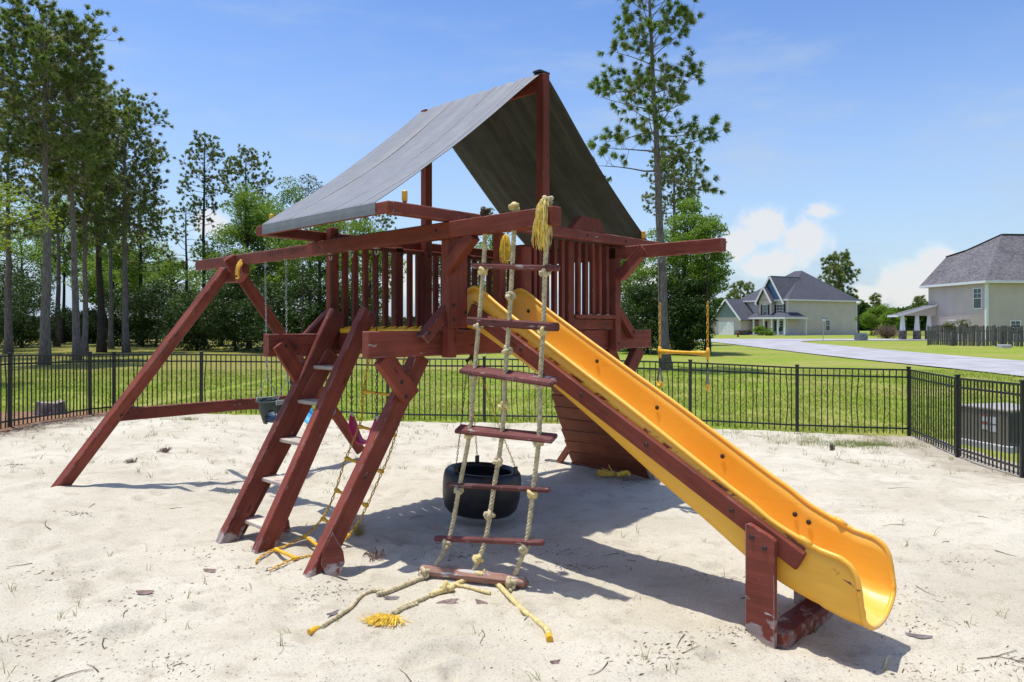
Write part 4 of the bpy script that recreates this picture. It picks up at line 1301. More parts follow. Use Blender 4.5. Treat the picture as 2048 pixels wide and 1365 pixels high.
def bark_mat(name, a, b):
    t = NT(name)
    o = t.coord('Object', (7, 7, 1.6))
    n = t.noise(2.2, 6, o, .7)
    v = t.N.new('ShaderNodeTexVoronoi'); v.inputs['Scale'].default_value = 1.6; t.L.new(o, v.inputs['Vector'])
    t.color(t.mix(t.rng(n, .3, .7), a, b)).rough(.95).spec(.1)
    t.bump(t.math('ADD', n, t.math('MULTIPLY', v.outputs['Distance'], .8)), .9, .05)
    return t.m
BARK = bark_mat('pine_bark', (.12, .097, .092), (.27, .23, .215))
BARKD = bark_mat('dark_bark', (.040, .032, .028), (.09, .075, .065))
CUT = simple('cut_wood_top', (.30, .25, .19), .9, .3, 9, .3)
sx, sy = -8.84, 13.82
ST = thing('tree_stump', 'low grey tree stump on pine straw behind the left fence', 'stump', (sx, sy, G(sx, sy)))
V = []; F = []; n = 28
for j, (h, rr) in enumerate(((-.05, .31), (.04, .265), (.12, .235), (.24, .225), (.26, .215))):
    for i in range(n):
        a = 2 * math.pi * i / n
        k = 1 + .12 * math.sin(a * 3 + 1) + .05 * math.sin(a * 7) + random.uniform(-.03, .03)
        V.append((rr * k * math.cos(a), rr * k * math.sin(a), h + (.03 * math.sin(a * 2) if j > 2 else 0)))
for j in range(4):
    for i in range(n): F.append((j * n + i, j * n + (i + 1) % n, (j + 1) * n + (i + 1) % n, (j + 1) * n + i))
link('bark', mesh('bark', V, F, BARK, True), ST)
g = MB(); g.add([V[4 * n + i] for i in range(n)], [tuple(range(n))]); o = g.build('cut_top', CUT, ST); o.location = (0, 0, .002)

def straw_sheet():
    xs = np.linspace(-13, -7.6, 60); ys = np.linspace(8.5, 15.2, 60)
    X, Y = np.meshgrid(xs, ys)
    Z = gz(X, Y) + .012 + .02 * fbm(X * 3, Y * 3, 3, 9)
    e = np.minimum.reduce([X + 12.6, -7.85 - X, 14.6 - Y, Y - 8.7]) + .9 * (fbm(X * 1.1, Y * 1.1, 3, 8) - .5)
    Z = Z - .2 * ss(.1, -.2, e)
    n, m = X.shape; idx = np.arange(n * m).reshape(n, m)
    F = np.stack([idx[:-1, :-1].ravel(), idx[:-1, 1:].ravel(), idx[1:, 1:].ravel(), idx[1:, :-1].ravel()], 1)
    t = NT('pine_straw'); p = t.coord('Position')
    c = t.mix(t.rng(t.noise(7, 6, p, .75), .3, .7), (.16, .085, .045), (.36, .22, .13)); t.color(c).rough(.95).spec(.1); t.bump(t.noise(40, 4, p), .9, .03)
    o = link('straw_bed', np_mesh('straw_bed', np.stack([X.ravel(), Y.ravel(), Z.ravel()], 1), F, t.m, True)); o['kind'] = 'structure'
straw_sheet()

# ------------------------------------------------------------------ grass blades, weeds, twigs (nobody could count them)
def blade_mat(name, a, b, c3=None):
    t = NT(name)
    g = t.N.new('ShaderNodeNewGeometry')
    r = g.outputs['Random Per Island']
    c = t.mix(r, a, b)
    if c3: c = t.mix(t.rng(t.noise(.6, 4, t.coord('Position')), .5, .7), c, c3)
    t.color(c).rough(.6).spec(.2)
    tr_ = t.N.new('ShaderNodeBsdfTranslucent'); t.L.new(c, tr_.inputs[0])
    mx = t.N.new('ShaderNodeMixShader'); mx.inputs[0].default_value = .45
    t.L.new(t.p.outputs[0], mx.inputs[1]); t.L.new(tr_.outputs[0], mx.inputs[2]); t.L.new(mx.outputs[0], t.out.inputs[0])
    return t.m
def blades(name, x, y, z, h, w, lean, mat, label, seg2=True):
    n = len(x)
    a = rng.uniform(0, 2 * np.pi, n); la = rng.uniform(0, 2 * np.pi, n)
    hh = h * rng.uniform(.5, 1.2, n); ll = lean * rng.uniform(.1, 1.2, n) * hh
    bx, by = np.cos(a) * w / 2, np.sin(a) * w / 2
    ox, oy = np.cos(la) * ll, np.sin(la) * ll
    P0 = np.stack([x - bx, y - by, z], 1); P1 = np.stack([x + bx, y + by, z], 1)
    M0 = np.stack([x - bx * .7 + ox * .35, y - by * .7 + oy * .35, z + hh * .6], 1); M1 = np.stack([x + bx * .7 + ox * .35, y + by * .7 + oy * .35, z + hh * .6], 1)
    T = np.stack([x + ox, y + oy, z + hh], 1)
    V = np.stack([P0, P1, M1, M0, T], 1).reshape(-1, 3)
    i = np.arange(n) * 5
    F = np.concatenate([np.stack([i, i + 1, i + 2], 1), np.stack([i, i + 2, i + 3], 1), np.stack([i + 3, i + 2, i + 4], 1)])
    o = link(name, np_mesh(name, V, F, mat, False)); o['kind'] = 'stuff'; o['label'] = label; o['category'] = 'grass'
    return o
BL1 = blade_mat('lawn_blade', (.23, .33, .034), (.37, .44, .062), (.42, .38, .12))
BL2 = blade_mat('weed_blade', (.15, .21, .04), (.30, .32, .11), (.40, .34, .17))
n = 150000
yy = 12.6 + 17 * rng.random(n) ** 1.35; xx = rng.uniform(-1, 1, n) * (yy * .80) + rng.uniform(-1, 1, n)
fl = np.interp(xx, [p[0] for p in FENCE_PTS], [p[1] for p in FENCE_PTS])
cl_ = fbm(xx * 1.3, yy * 1.3, 3, 61)
ok = (((yy > fl + .02 - .12 * (cl_ > .5)) & (xx > -7.9) & (xx < 7.1)) | (xx < -8.3) & (yy > 14.2) | (xx > 7.15)) & (cl_ + rng.normal(0, .1, n) > .33)
ok &= ~((xx < -7.9) & (yy < 14.4))
ok &= ~((np.abs(xx - ax) < .62) & (np.abs(yy - ay) < .62)) & (np.hypot(xx - sx, yy - sy) > .3)
ok &= ~((xx > 18.4) & (yy > 27))
xx, yy = xx[ok], yy[ok]
blades('lawn_grass', xx, yy, gz(xx, yy) - .03, .066 + .03 * fbm(xx * .5, yy * .5, 2, 71), .012 + yy * .0004, 1.3, BL1, 'green lawn grass standing behind the black fence')
# sparse weeds in the sand: little tufts
wx, wy = [], []
q = np.random.default_rng(21)
def tufts(n, f, per=(3, 9), spread=.025):
    k = 0
    while k < n:
        x, y = f()
        if not (-7.9 < x < 7.0): continue
        m = q.integers(*per); wx.extend(x + q.normal(0, spread, m)); wy.extend(y + q.normal(0, spread, m)); k += 1
tufts(260, lambda: (q.uniform(-7.5, -1.5), q.uniform(8.0, 13.2)))
tufts(90, lambda: (q.uniform(-2, 6.5), q.uniform(9, 13.0)))
tufts(60, lambda: (q.uniform(-3.6, 3.8), 3.7 + 3.2 * q.random()), (3, 7), .015)
tufts(120, lambda: (q.uniform(-1.5, 6.5), 12.5 + q.normal(0, .35)), (5, 14), .05)
tufts(150, lambda: (q.normal(5.6, .65), q.normal(11.75, .22)), (8, 22), .06)
tufts(40, lambda: (q.uniform(4.2, 6.4), q.uniform(9.5, 11.6)), (3, 9), .03)
tufts(5, lambda: (-5.85 + q.normal(0, .12), 12.9 + q.normal(0, .06)), (20, 40), .07)
wx, wy = np.array(wx), np.array(wy)
blades('sand_weeds', wx, wy, sand_z(wx, wy, True) - .004, .075, .0050, 1.5, BL2, 'sparse blades of grass coming up through the sand')
dx = np.array([-1.36 + q.normal(0, .022) for _ in range(90)]); dy = np.array([6.42 + q.normal(0, .022) for _ in range(90)])
o = blades('dry_tuft', dx, dy, sand_z(dx, dy, True) - .004, .14, .005, 1.0, blade_mat('dry_straw_blade', (.36, .28, .09), (.55, .46, .2)), 'yellow dry grass tuft beyond the foot of the ladder')
TWIG = blade_mat('twig_brown', (.08, .058, .04), (.36, .28, .19))
def litter(n, f, ln, name, label, mat):
    x = []; y = []
    while len(x) < n:
        a, b = f()
        x.append(a); y.append(b)
    x, y = np.array(x), np.array(y); n = len(x)
    a = q.uniform(0, np.pi, n); l = ln * q.uniform(.25, 1.3, n); w = q.uniform(.10, .35, n) * l * .5 + .002
    z = sand_z(x, y, True)
    dx, dy = np.cos(a), np.sin(a); k = q.uniform(.0, .35, n) * l
    P = [np.stack([x - dx * l / 2, y - dy * l / 2, z + .002], 1), np.stack([x - dy * w / 2, y + dx * w / 2, z + .003 + k * .5], 1), np.stack([x + dx * l / 2, y + dy * l / 2, z + .002 + k * .3], 1), np.stack([x + dy * w / 2, y - dx * w / 2, z + .002], 1)]
    V = np.stack(P, 1).reshape(-1, 3); i = np.arange(n) * 4
    F = np.concatenate([np.stack([i, i + 1, i + 2], 1), np.stack([i, i + 2, i + 3], 1)])
    o = link(name, np_mesh(name, V, F, mat)); o['kind'] = 'stuff'; o['label'] = label
def near():
    y = 3.6 + 9.2 * q.random() ** 1.6; return q.uniform(-1, 1) * (.75 * y), y
litter(4200, near, .018, 'bark_crumbs', 'dark crumbs of bark and leaf scattered over the sand', TWIG)
cl = [(near(), q.uniform(.08, .25)) for _ in range(46)]
def clump():
    (cx, cy), s = cl[q.integers(len(cl))]; return cx + q.normal(0, s), cy + q.normal(0, s * .5)
litter(3000, clump, .034, 'leaf_bits', 'broken leaf bits gathered in the hollows of the sand', TWIG)
litter(1500, lambda: (-7.95 + abs(q.normal(0, .22)), q.uniform(8.5, 14.2)), .07, 'leaf_litter', 'drift of dead leaves along the foot of the left fence', blade_mat('leaf_litter_brown', (.09, .055, .04), (.36, .29, .24)))
g = MB()
for i in range(64):
    x0, y0 = near(); a = q.uniform(0, 6.28); l = q.uniform(.06, .26); k = q.uniform(-1.6, 1.6); p = []
    for j in range(6):
        p.append((x0, y0, SZ(x0, y0) + .006)); x0 += math.cos(a) * l / 5; y0 += math.sin(a) * l / 5; a += k / 5
    g.tube(p, np.linspace(.0032, .0014, 6), 4, False)
o = g.build('fallen_twigs', TWIG); o['kind'] = 'stuff'; o['label'] = 'thin curved twigs and pine needles lying on the sand'
# thin pine-needle twigs and a few fallen leaves that read one by one
LEAFM = simple('dead_leaf', (.20, .135, .11), .7, .35, 40, .2)
LEAFG = simple('grey_dead_leaf', (.15, .13, .125), .7, .35, 40, .2)
leaves = [(895, 1201, 'curled brown dead leaf on the sand below the middle rope tail', LEAFM, .15, .3), (782, 1192, 'narrow grey dead leaf beside the left rope tail', LEAFG, .11, .1),
          (963, 1199, 'flat reddish dead leaf between the rope tail and the frayed yellow end', LEAFM, .10, -.5), (666, 1228, 'grey ragged dead leaf near the dipped tip of the left rope', LEAFG, .09, .8),
          (1838, 1248, 'pale dead leaf with a dark tip right of the slide exit', LEAFG, .15, -.5), (290, 1183, 'brown twig-like dead leaf left of the ladder feet', LEAFM, .12, .1), (420, 1142, 'dark dead leaf by the foot of the left ladder rail', LEAFM, .11, -.2),
          (1110, 1322, 'small dark dead leaf near the bottom of the yard below the right rope', LEAFM, .06, .3)]
for px, py, lab, mt, l, ang in leaves:
    d = 1444.9 * 1.83 / (py - 652); x = (px - 1024) / 1444.9 * d
    V = []; F = []; n = 9
    for i in range(n):
        t = i / (n - 1); w = l * .19 * math.sin(math.pi * min(1, t * 1.02)) ** .8
        for s in (-1, 0, 1): V.append((l * (t - .5), s * w, .004 + .008 * (t - .5) ** 2 * 4 + (.005 * s if s else 0) + .004))
    for i in range(n - 1):
        for s in (0, 1): F.append((i * 3 + s, i * 3 + s + 1, i * 3 + s + 4, i * 3 + s + 3))
    o = link('dead_leaf', mesh('dead_leaf', V, F, mt, True)); o.location = (x, d, SZ(x, d)); o.rotation_euler = (random.uniform(-.15, .15), random.uniform(-.1, .1), ang)
    tag(o, lab, 'leaf', 'dead leaves lying on the sand')
for px, py, lab in ((262, 948, 'clod of dead roots on the sand inside the shadow of the swing leg'), (330, 928, 'small dark clod of roots on the sand under the swing beam'), (748, 1100, 'brown dry weed clump in the shade beside the front tower leg'), (1664, 888, 'brown dead seedling standing in the sand near the right fence')):
    d = 1444.9 * 1.80 / (py - 652); x = (px - 1024) / 1444.9 * d; g = MB()
    for i in range(46):
        a = random.uniform(0, 6.28); e = random.uniform(.02, .11); h = random.uniform(.01, .07) * (2.2 if 'seedling' in lab else 1)
        if 'seedling' in lab: e *= .45
        g.tube([(e * .3 * math.cos(a), e * .3 * math.sin(a), 0), (e * .8 * math.cos(a + .3), e * .8 * math.sin(a + .3), h), (e * math.cos(a + .6), e * math.sin(a + .6), h * .5)], .0035, 3)
    o = g.build('weed_clump', LEAFM); o.location = (x, d, SZ(x, d)); tag(o, lab, 'dead weed', 'dead weed clumps on the sand')

# ------------------------------------------------------------------ trees
def foliage(name, a, b, c, trans=.35):
    t = NT(name)
    g = t.N.new('ShaderNodeNewGeometry'); r = g.outputs['Random Per Island']
    col = t.mix(r, a, b)
    n = t.noise(.55, 3, t.coord('Position'))
    col = t.mix(t.rng(n, .45, .68, 0, .7), col, c)
    t.color(col).rough(.5).spec(.25)
    tr_ = t.N.new('ShaderNodeBsdfTranslucent'); t.L.new(col, tr_.inputs[0])
    mx = t.N.new('ShaderNodeMixShader'); mx.inputs[0].default_value = trans
    t.L.new(t.p.outputs[0], mx.inputs[1]); t.L.new(tr_.outputs[0], mx.inputs[2]); t.L.new(mx.outputs[0], t.out.inputs[0])
    return t.m
NEEDLE = foliage('pine_needles', (.135, .20, .042), (.275, .34, .095), (.34, .33, .16), .45)
NEEDLEB = foliage('bright_pine_needles', (.11, .195, .026), (.24, .33, .062), (.30, .29, .12), .4)
LEAFA = foliage('broad_leaves', (.115, .215, .020), (.22, .33, .038), (.17, .27, .028), .5)
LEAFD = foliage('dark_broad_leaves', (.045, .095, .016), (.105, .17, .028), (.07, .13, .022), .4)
LEAFB = foliage('sun_painted_leaves', (.15, .27, .028), (.28, .40, .05), (.22, .34, .04), .55)  # light put into the leaf colour for trees shaded by others
LEAFS = foliage('dark_shrub_leaves', (.020, .045, .010), (.060, .105, .018), (.035, .07, .013), .25)  # darkest leaf green, for shrubs, undergrowth and the left far wood
LEAFO = foliage('olive_leaves', (.11, .13, .045), (.19, .205, .075), (.15, .15, .07))
LEAFY = foliage('yellow_green_leaves', (.15, .22, .018), (.30, .35, .035), (.22, .30, .025))
def rot_to(d):
    d = d / (np.linalg.norm(d, axis=1)[:, None] + 1e-9)
    a = np.where(np.abs(d[:, 2:3]) < .9, np.array([[0, 0, 1.0]]), np.array([[1.0, 0, 0]]))
    x = np.cross(a, d); x /= np.linalg.norm(x, axis=1)[:, None]; y = np.cross(d, x)
    return x, y, d
def needle_mesh(name, C, D, per, ln, wd, mat, q, droop=.0):
    """tufts of long needles at C opening round D"""
    n = len(C)
    Cr = np.repeat(C, per, 0); Dr = np.repeat(D, per, 0)
    x, y, d = rot_to(Dr); m = len(Cr)
    a = q.uniform(0, 2 * np.pi, m); s = q.uniform(.15, 1.15, m)
    v = d * np.cos(s)[:, None] + (x * np.cos(a)[:, None] + y * np.sin(a)[:, None]) * np.sin(s)[:, None]
    v[:, 2] -= droop; v /= np.linalg.norm(v, axis=1)[:, None]
    l = ln * q.uniform(.6, 1.15, m)
    sx_, sy_, _ = rot_to(v); b = q.uniform(0, 2 * np.pi, m)
    w = (sx_ * np.cos(b)[:, None] + sy_ * np.sin(b)[:, None]) * wd / 2
    st = Cr + v * (l * .12)[:, None] * q.uniform(-1, 1, m)[:, None]
    tip = st + v * l[:, None]; tip[:, 2] -= l * .12
    V = np.stack([st - w, st + w, tip], 1).reshape(-1, 3)
    F = np.arange(m * 3).reshape(m, 3)
    return np_mesh(name, V, F, mat)
def at(px, d):
    return ((px - 1024) / 1444.9 * d, d)
def pine(label, px, d, top, r0, crown0, width, lean=(0, 0), seed=1, dens=1.0, mat=None, bark=None, shape='tall', needle=.25, droop=.05, tops_px=None, group=None, name='pine_tree', wmul=1.0):
    q = np.random.default_rng(seed)
    x, y = at(px, d); z0 = G(x, y)
    r = thing(name, label, 'tree', (x, y, z0), 0, group or 'pine trees beyond the fence')
    H = top - z0
    n = 14
    hs = np.linspace(0, 1, n)
    wob = np.cumsum(q.normal(0, .03, (n, 2)), 0) * H / 16
    wob -= hs[:, None] * wob[-1]
    tr_ = np.stack([wob[:, 0] + lean[0] * hs, wob[:, 1] + lean[1] * hs, hs * H - .1], 1)
    rad = r0 * (1.0 - .80 * hs) + r0 * .35 * np.exp(-hs * 26)
    g = MB(); g.tube(tr_, rad, 10)
    g.build('trunk', bark or BARK, r, True)
    def tp(h): return np.array([np.interp(h, hs, tr_[:, k]) for k in range(3)])
    limbs = MB(); C = []; D = []
    c0 = (crown0 - z0) / H
    nl = int(46 * dens)
    for i in range(nl):
        f = (i + q.uniform(0, .8)) / nl
        h = c0 + (1 - c0) * f ** .9
        if h > .985: h = .985
        if shape == 'tall': rr = width * (.42 + .58 * math.sin(math.pi * min(1, (.18 + .80 * (1 - f))))) * (1 - .55 * f ** 2.2)
        elif shape == 'column': rr = width * (1 - .50 * f ** 3.5)
        elif shape == 'round': rr = width * math.sqrt(max(.06, 1 - ((f - .45) / .62) ** 2))
        else: rr = width * (1 - .72 * f) * (.7 + .3 * math.sin(f * 9))
        rr *= q.uniform(.45, 1.2) if shape == 'column' else q.uniform(.55, 1.12)
        a = i * 2.39996 + q.uniform(-.5, .5)
        p0 = tp(h); up = .10 + .55 * f + q.uniform(-.12, .2)
        dr = np.array([math.cos(a), math.sin(a), up]); pts = [p0]
        seg = 5
        for k in range(seg):
            dr = dr + q.normal(0, .13, 3) + np.array([0, 0, .10 if k > 1 else -.05]); dr /= np.linalg.norm(dr)
            pts.append(pts[-1] + dr * rr / seg)
        limbs.tube(pts, np.linspace(max(.018, r0 * .26 * (1 - h) + .014), .008, seg + 1), 5)
        nb = int((4 + rr * 2.6) * min(1.3, dens))
        for b in range(nb):
            t = .46 + .54 * (b + q.uniform(0, 1)) / nb
            k = min(seg - 1, int(t * seg)); base = pts[k] + (pts[k + 1] - pts[k]) * (t * seg - k)
            sd = dr * .6 + q.normal(0, .62, 3) + np.array([0, 0, .28]); sd /= np.linalg.norm(sd)
            ln = rr * q.uniform(.12, .34) * (1.25 - t * .5) + .15
            mid = base + sd * ln * .5 + q.normal(0, .05, 3); tip = base + sd * ln + np.array([0, 0, .08])
            if q.random() < .75: limbs.tube([base, mid, tip], [.012, .009, .006], 3, False)
            for (pp, dd) in ((tip, sd + np.array([0, 0, .5])), (tip - sd * .10, sd)):
                C.append(pp); D.append(dd)
            if q.random() < .5:
                C.append(tip + q.normal(0, .14, 3)); D.append(sd + q.normal(0, .4, 3))
    C.append(tp(1.0)); D.append(np.array([0, 0, 1.0]))
    limbs.build('limbs', bark or BARK, r, True)
    me = needle_mesh('crown', np.array(C), np.array(D), (64 if d < 32 else 40) if d < 45 else 26, needle, (.024 + d * .00050) * wmul, mat or NEEDLE, q, droop)
    link('crown', me, r)
    return r
def leaf_mesh(name, P, size, mat, q, up=.5, narrow=.6):
    n = len(P)
    d = q.normal(0, 1, (n, 3)); d[:, 2] = np.abs(d[:, 2]) * .7 + up; x, y, _ = rot_to(d)
    a = q.uniform(0, 2 * np.pi, n)[:, None]
    X = (x * np.cos(a) + y * np.sin(a)); Y = (-x * np.sin(a) + y * np.cos(a))
    s = (size * q.uniform(.6, 1.3, n))[:, None]
    V = np.stack([P - X * s * .5, P + Y * s * narrow * .4, P + X * s * .55, P - Y * s * narrow * .4], 1).reshape(-1, 3)
    i = np.arange(n) * 4
    return np_mesh(name, V, np.stack([i, i + 1, i + 2, i + 3], 1), mat)
def broad(label, px, d, top, width, low, n_leaf, seed, mat, size=None, r0=.2, depth=None, nclump=60, clump=.16, group=None, bark=None, lean=0.0, name='broadleaf_tree', cat='tree', trunk=True, open_=0.0):
    q = np.random.default_rng(seed)
    x, y = at(px, d); z0 = G(x, y)
    r = thing(name, label, cat, (x, y, z0), 0, group or {'tree': 'broadleaf trees beyond the fence', 'shrub': 'shrubs beyond the fence'}.get(cat))
    H = top - z0; lo = low - z0; depth = depth or width
    cz = (H + lo) / 2; hz = (H - lo) / 2
    cc = []
    while len(cc) < nclump:
        v = q.normal(0, 1, 3); v /= np.linalg.norm(v); rad = q.uniform(.30, 1.0) ** .55
        p = v * rad
        # egg: broader below the middle, uneven outline
        tap = 1.0 - .38 * max(0, p[2]) ** 1.4 - .15 * max(0, -p[2])
        wob = 1 + .26 * math.sin(3 * math.atan2(v[1], v[0]) + seed) * (1 - abs(v[2])) + q.normal(0, .10)
        cc.append((p[0] * width * tap * wob + lean * (p[2] + 1) * .5, p[1] * depth * tap * wob, cz + p[2] * hz * (1 + q.normal(0, .06))))
    cc = np.array(cc)
    if trunk:
        g = MB(); n = 8; hs = np.linspace(0, 1, n); hh = lo + (H - lo) * .62
        tr_ = np.stack([np.cumsum(q.normal(0, .05, n)) + lean * .4 * hs, np.cumsum(q.normal(0, .05, n)), hs * hh - .1], 1)
        g.tube(tr_, r0 * (1 - .62 * hs) + r0 * .3 * np.exp(-hs * 14), 9); g.build('trunk', bark or BARKD, r, True)
        g = MB()
        for c in cc[::2]:
            t = min(.95, max(.25, (c[2] - .35 * np.hypot(c[0], c[1])) / hh)); b = np.array([np.interp(t, hs, tr_[:, k]) for k in range(3)])
            m_ = (b + c) / 2 + q.normal(0, .12, 3) + np.array([0, 0, .15])
            g.tube([b, m_, c], [r0 * .28, r0 * .16, .012], 5, False)
        g.build('limbs', bark or BARKD, r, True)
    per = n_leaf // nclump; P = []
    sz = size or (.10 + d * .0016)
    ch = q.uniform(.6, 1.5, nclump)
    for c, k in zip(cc, ch):
        m = int(per * k ** 1.5)
        R_ = clump * min(width, hz) * k + .25
        v = q.normal(0, 1, (m, 3)); v /= np.linalg.norm(v, axis=1)[:, None]
        rad = q.uniform(.2, 1, m)[:, None] ** .5
        p = v * rad * np.array([R_ * 1.25, R_ * 1.25, R_ * .72])
        P.append(p + c)
    P = np.vstack(P); P = P[P[:, 2] > .05]
    link('crown', leaf_mesh('crown', P, sz, mat, q), r)
    return r
# pines, left
pine('tallest pine with a thick bare grey trunk standing nearest the left fence', 92, 33.5, 15.7, .225, 9.4, 3.05, (-.05, 0), 101, 1.9, shape='round')
pine('tall straight pine just right of the tallest pine, grey trunk leaning slightly', 152, 38, 14.8, .195, 9.0, 2.7, (-.35, 0), 102, 1.7, shape='round')
pine('dark-trunked pine with a flared base between two grey-trunked pines', 203, 48, 15.0, .26, 7.5, 3.0, (-.3, 0), 103, .9, bark=BARKD, shape='round')
pine('tall pine with a round crown at the right edge of the left stand', 252, 47.5, 16.2, .22, 7.6, 2.85, (-.1, 0), 104, 1.8, shape='round')
pine('slender pine deep in the left stand behind the thick grey trunk', 113, 58, 16.0, .21, 8, 3.2, (0, 0), 105, .8, shape='round')
pine('slim dark pine in the left stand seen against the sky gap', 281, 62, 13.0, .22, 6.5, 2.8, (0, 0), 106, .9, bark=BARKD, shape='round')
pine('pale-trunked pine at the far left edge of the yard view', 17, 46, 14.5, .24, 7.5, 3.2, (0, 0), 107, 1.0, shape='round')
pine('pine filling the left edge behind the yellow-green branches', -45, 40, 15.3, .24, 7.0, 3.2, (0, 0), 108, 1.0, shape='round')
pine('thin dark pine with sparse open branches standing alone left of the canopy', 407, 60, 17.2, .20, 10.2, 2.5, (.1, 0), 109, .95, bark=BARKD, shape='tall')
pine('far pine top showing above the leafy trees beside the sparse pine', 492, 68, 17.6, .21, 12.0, 2.5, (0, 0), 110, 1.0, bark=BARKD, shape='round')
pine('low scraggly pine between the left stand and the sparse pine', 372, 66, 12.6, .2, 6.2, 2.4, (0, 0), 111, .55, bark=BARKD, shape='tall')
pine('tall longleaf pine with drooping tufts and a bare lower trunk right of the canopy', 1332, 30.4, 16.7, .225, 8.2, 2.45, (-.70, 0), 117, 1.05, mat=NEEDLEB, shape='column', needle=.28, wmul=.62, droop=.28)
pine('dense bushy pine crown rising behind the leafy trees right of the longleaf pine', 1348, 62, 16.4, .25, 11.0, 2.6, (0, 0), 113, 1.3, shape='round')
pine('lone pine standing behind the roof of the two-storey house', 1677, 150, 15.8, .4, 5.5, 3.7, (0, 0), 114, 1.0, shape='round', needle=.7)
pine('small far pine left of the garage roof', 1481, 160, 10.2, .3, 6.0, 3.6, (0, 0), 115, .6, shape='round', needle=.7)
pine('far pine behind the tower seen under the grey canopy', 740, 75, 12.9, .25, 6.5, 3.9, (0, 0), 116, .9, bark=BARKD, shape='round')
pine('far pine in the gap between canopy and swing beam', 985, 80, 13.4, .25, 7, 3.2, (0, 0), 117, .7, bark=BARKD, shape='round')
# lower trees filling in behind the left pine trunks
for k, (px, d, top, w, low, mt, lab) in enumerate(((40, 62, 13.2, 3.4, 3.4, LEAFB, 'broad leafy tree behind the trunks at the far left'), (128, 66, 14.0, 3.2, 5.2, LEAFB, 'leafy tree showing between the two grey pine trunks'), (205, 70, 13.5, 3.3, 4.8, LEAFB, 'leafy tree behind the flared pine trunk'), (275, 72, 12.0, 3.0, 4.2, LEAFB, 'leafy tree behind the right end of the left pine stand'), (225, 62, 8.6, 2.6, 2.6, LEAFB, 'low leafy tree under the left pine stand'))):
    broad(lab, px, d, top, w, low, 11000, 500 + k, mt, nclump=60, r0=.16)
pine('pine with low full branches behind the two grey trunks', 170, 44, 12.6, .18, 6.4, 2.8, (0, 0), 131, 1.2, shape='round')
pine('pine with low full branches behind the flared dark trunk', 222, 54, 14.2, .19, 7.4, 2.9, (0, 0), 132, 1.1, shape='round')
# broadleaf mass behind the swings
BG = None
broad('leafy bright green tree under the far pine left of the canopy', 500, 54, 12.2, 3.0, 2.6, 15000, 201, LEAFA, nclump=80)
broad('tallest leafy tree just left of the canopy edge', 560, 57, 13.3, 3.1, 3.5, 16000, 202, LEAFA, nclump=80)
broad('dull olive oak showing above the canopy slope', 622, 62, 14.0, 2.6, 6.0, 11000, 203, LEAFO, nclump=60)
broad('leafy tree behind the swing chains', 640, 50, 10.2, 3.0, 1.4, 15000, 204, LEAFA, nclump=80)
broad('round leafy tree low behind the swing A-frame', 440, 60, 9.0, 2.7, 1.2, 12000, 205, LEAFA, nclump=70)
broad('pale leafy tree filling the gap right of the left pine stand', 345, 68, 8.8, 3.0, 1.4, 12000, 206, LEAFA, nclump=70)
broad('leafy tree seen between the left railings of the tower', 735, 55, 9.8, 2.5, 2.0, 11000, 207, LEAFA, nclump=60)
broad('leafy tree seen behind the middle of the tower', 905, 60, 10.2, 2.6, 1.6, 10000, 208, LEAFD, nclump=60)
broad('leafy tree seen through the slide opening', 985, 58, 9.3, 2.5, .9, 9000, 209, LEAFA, nclump=50)
for k, (px, d, top, w) in enumerate(((395, 52, 4.6, 2.3), (470, 50, 5.4, 2.3), (545, 48, 4.9, 2.3), (620, 48, 5.6, 2.2), (690, 50, 4.2, 2.0), (250, 60, 4.9, 2.7), (310, 58, 5.4, 2.6), (185, 66, 3.4, 1.9), (45, 56, 5.4, 2.4), (-20, 50, 7.4, 3.4), (130, 70, 3.2, 1.8))):
    broad(('dark shrub left of the swing leg', 'large dark shrub behind the swing leg foot', 'dark shrub mass behind the swing chains', 'dark shrub behind the ladder top', 'dark shrub behind the left tower railings',
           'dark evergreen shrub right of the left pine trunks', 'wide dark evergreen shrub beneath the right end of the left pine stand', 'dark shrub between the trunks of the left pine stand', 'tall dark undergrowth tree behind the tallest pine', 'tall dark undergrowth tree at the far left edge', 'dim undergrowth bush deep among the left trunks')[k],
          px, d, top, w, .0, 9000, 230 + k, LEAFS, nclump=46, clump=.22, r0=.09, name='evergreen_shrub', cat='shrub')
# yellow-green branch tree at the left edge, trunk out of view
broad('yellow-green leafy tree reaching in from the left edge in front of the pines', -165, 21, 7.2, 2.75, 3.3, 11000, 260, LEAFY, size=.13, nclump=70, clump=.15, r0=.16)
# right cluster behind the trapeze
broad('big leafy tree behind the trapeze with a feathery outline', 1368, 47, 10.4, 2.3, 1.0, 24000, 270, LEAFA, nclump=110, clump=.15, r0=.2)
broad('leafy tree left of the longleaf pine trunk beside the tower corner', 1262, 50, 7.6, 2.2, .4, 14000, 271, LEAFA, nclump=70)
broad('arching leafy tree with an open right side overhanging the lawn', 1415, 45, 8.9, 1.45, 2.6, 9000, 272, LEAFA, nclump=60, clump=.15)
for k, (px, d, top, w, lab) in enumerate(((1290, 46, 4.6, 1.9, 'dark bush at the foot of the longleaf pine'), (1350, 45, 5.2, 2.0, 'dark bush under the big leafy tree behind the trapeze'), (1383, 44, 4.6, 1.2, 'dark bush at the right end of the trapeze thicket'))):
    broad(lab, px, d, top, w, .0, 9500, 280 + k, LEAFS, nclump=44, clump=.22, r0=.09, name='evergreen_shrub', cat='shrub')
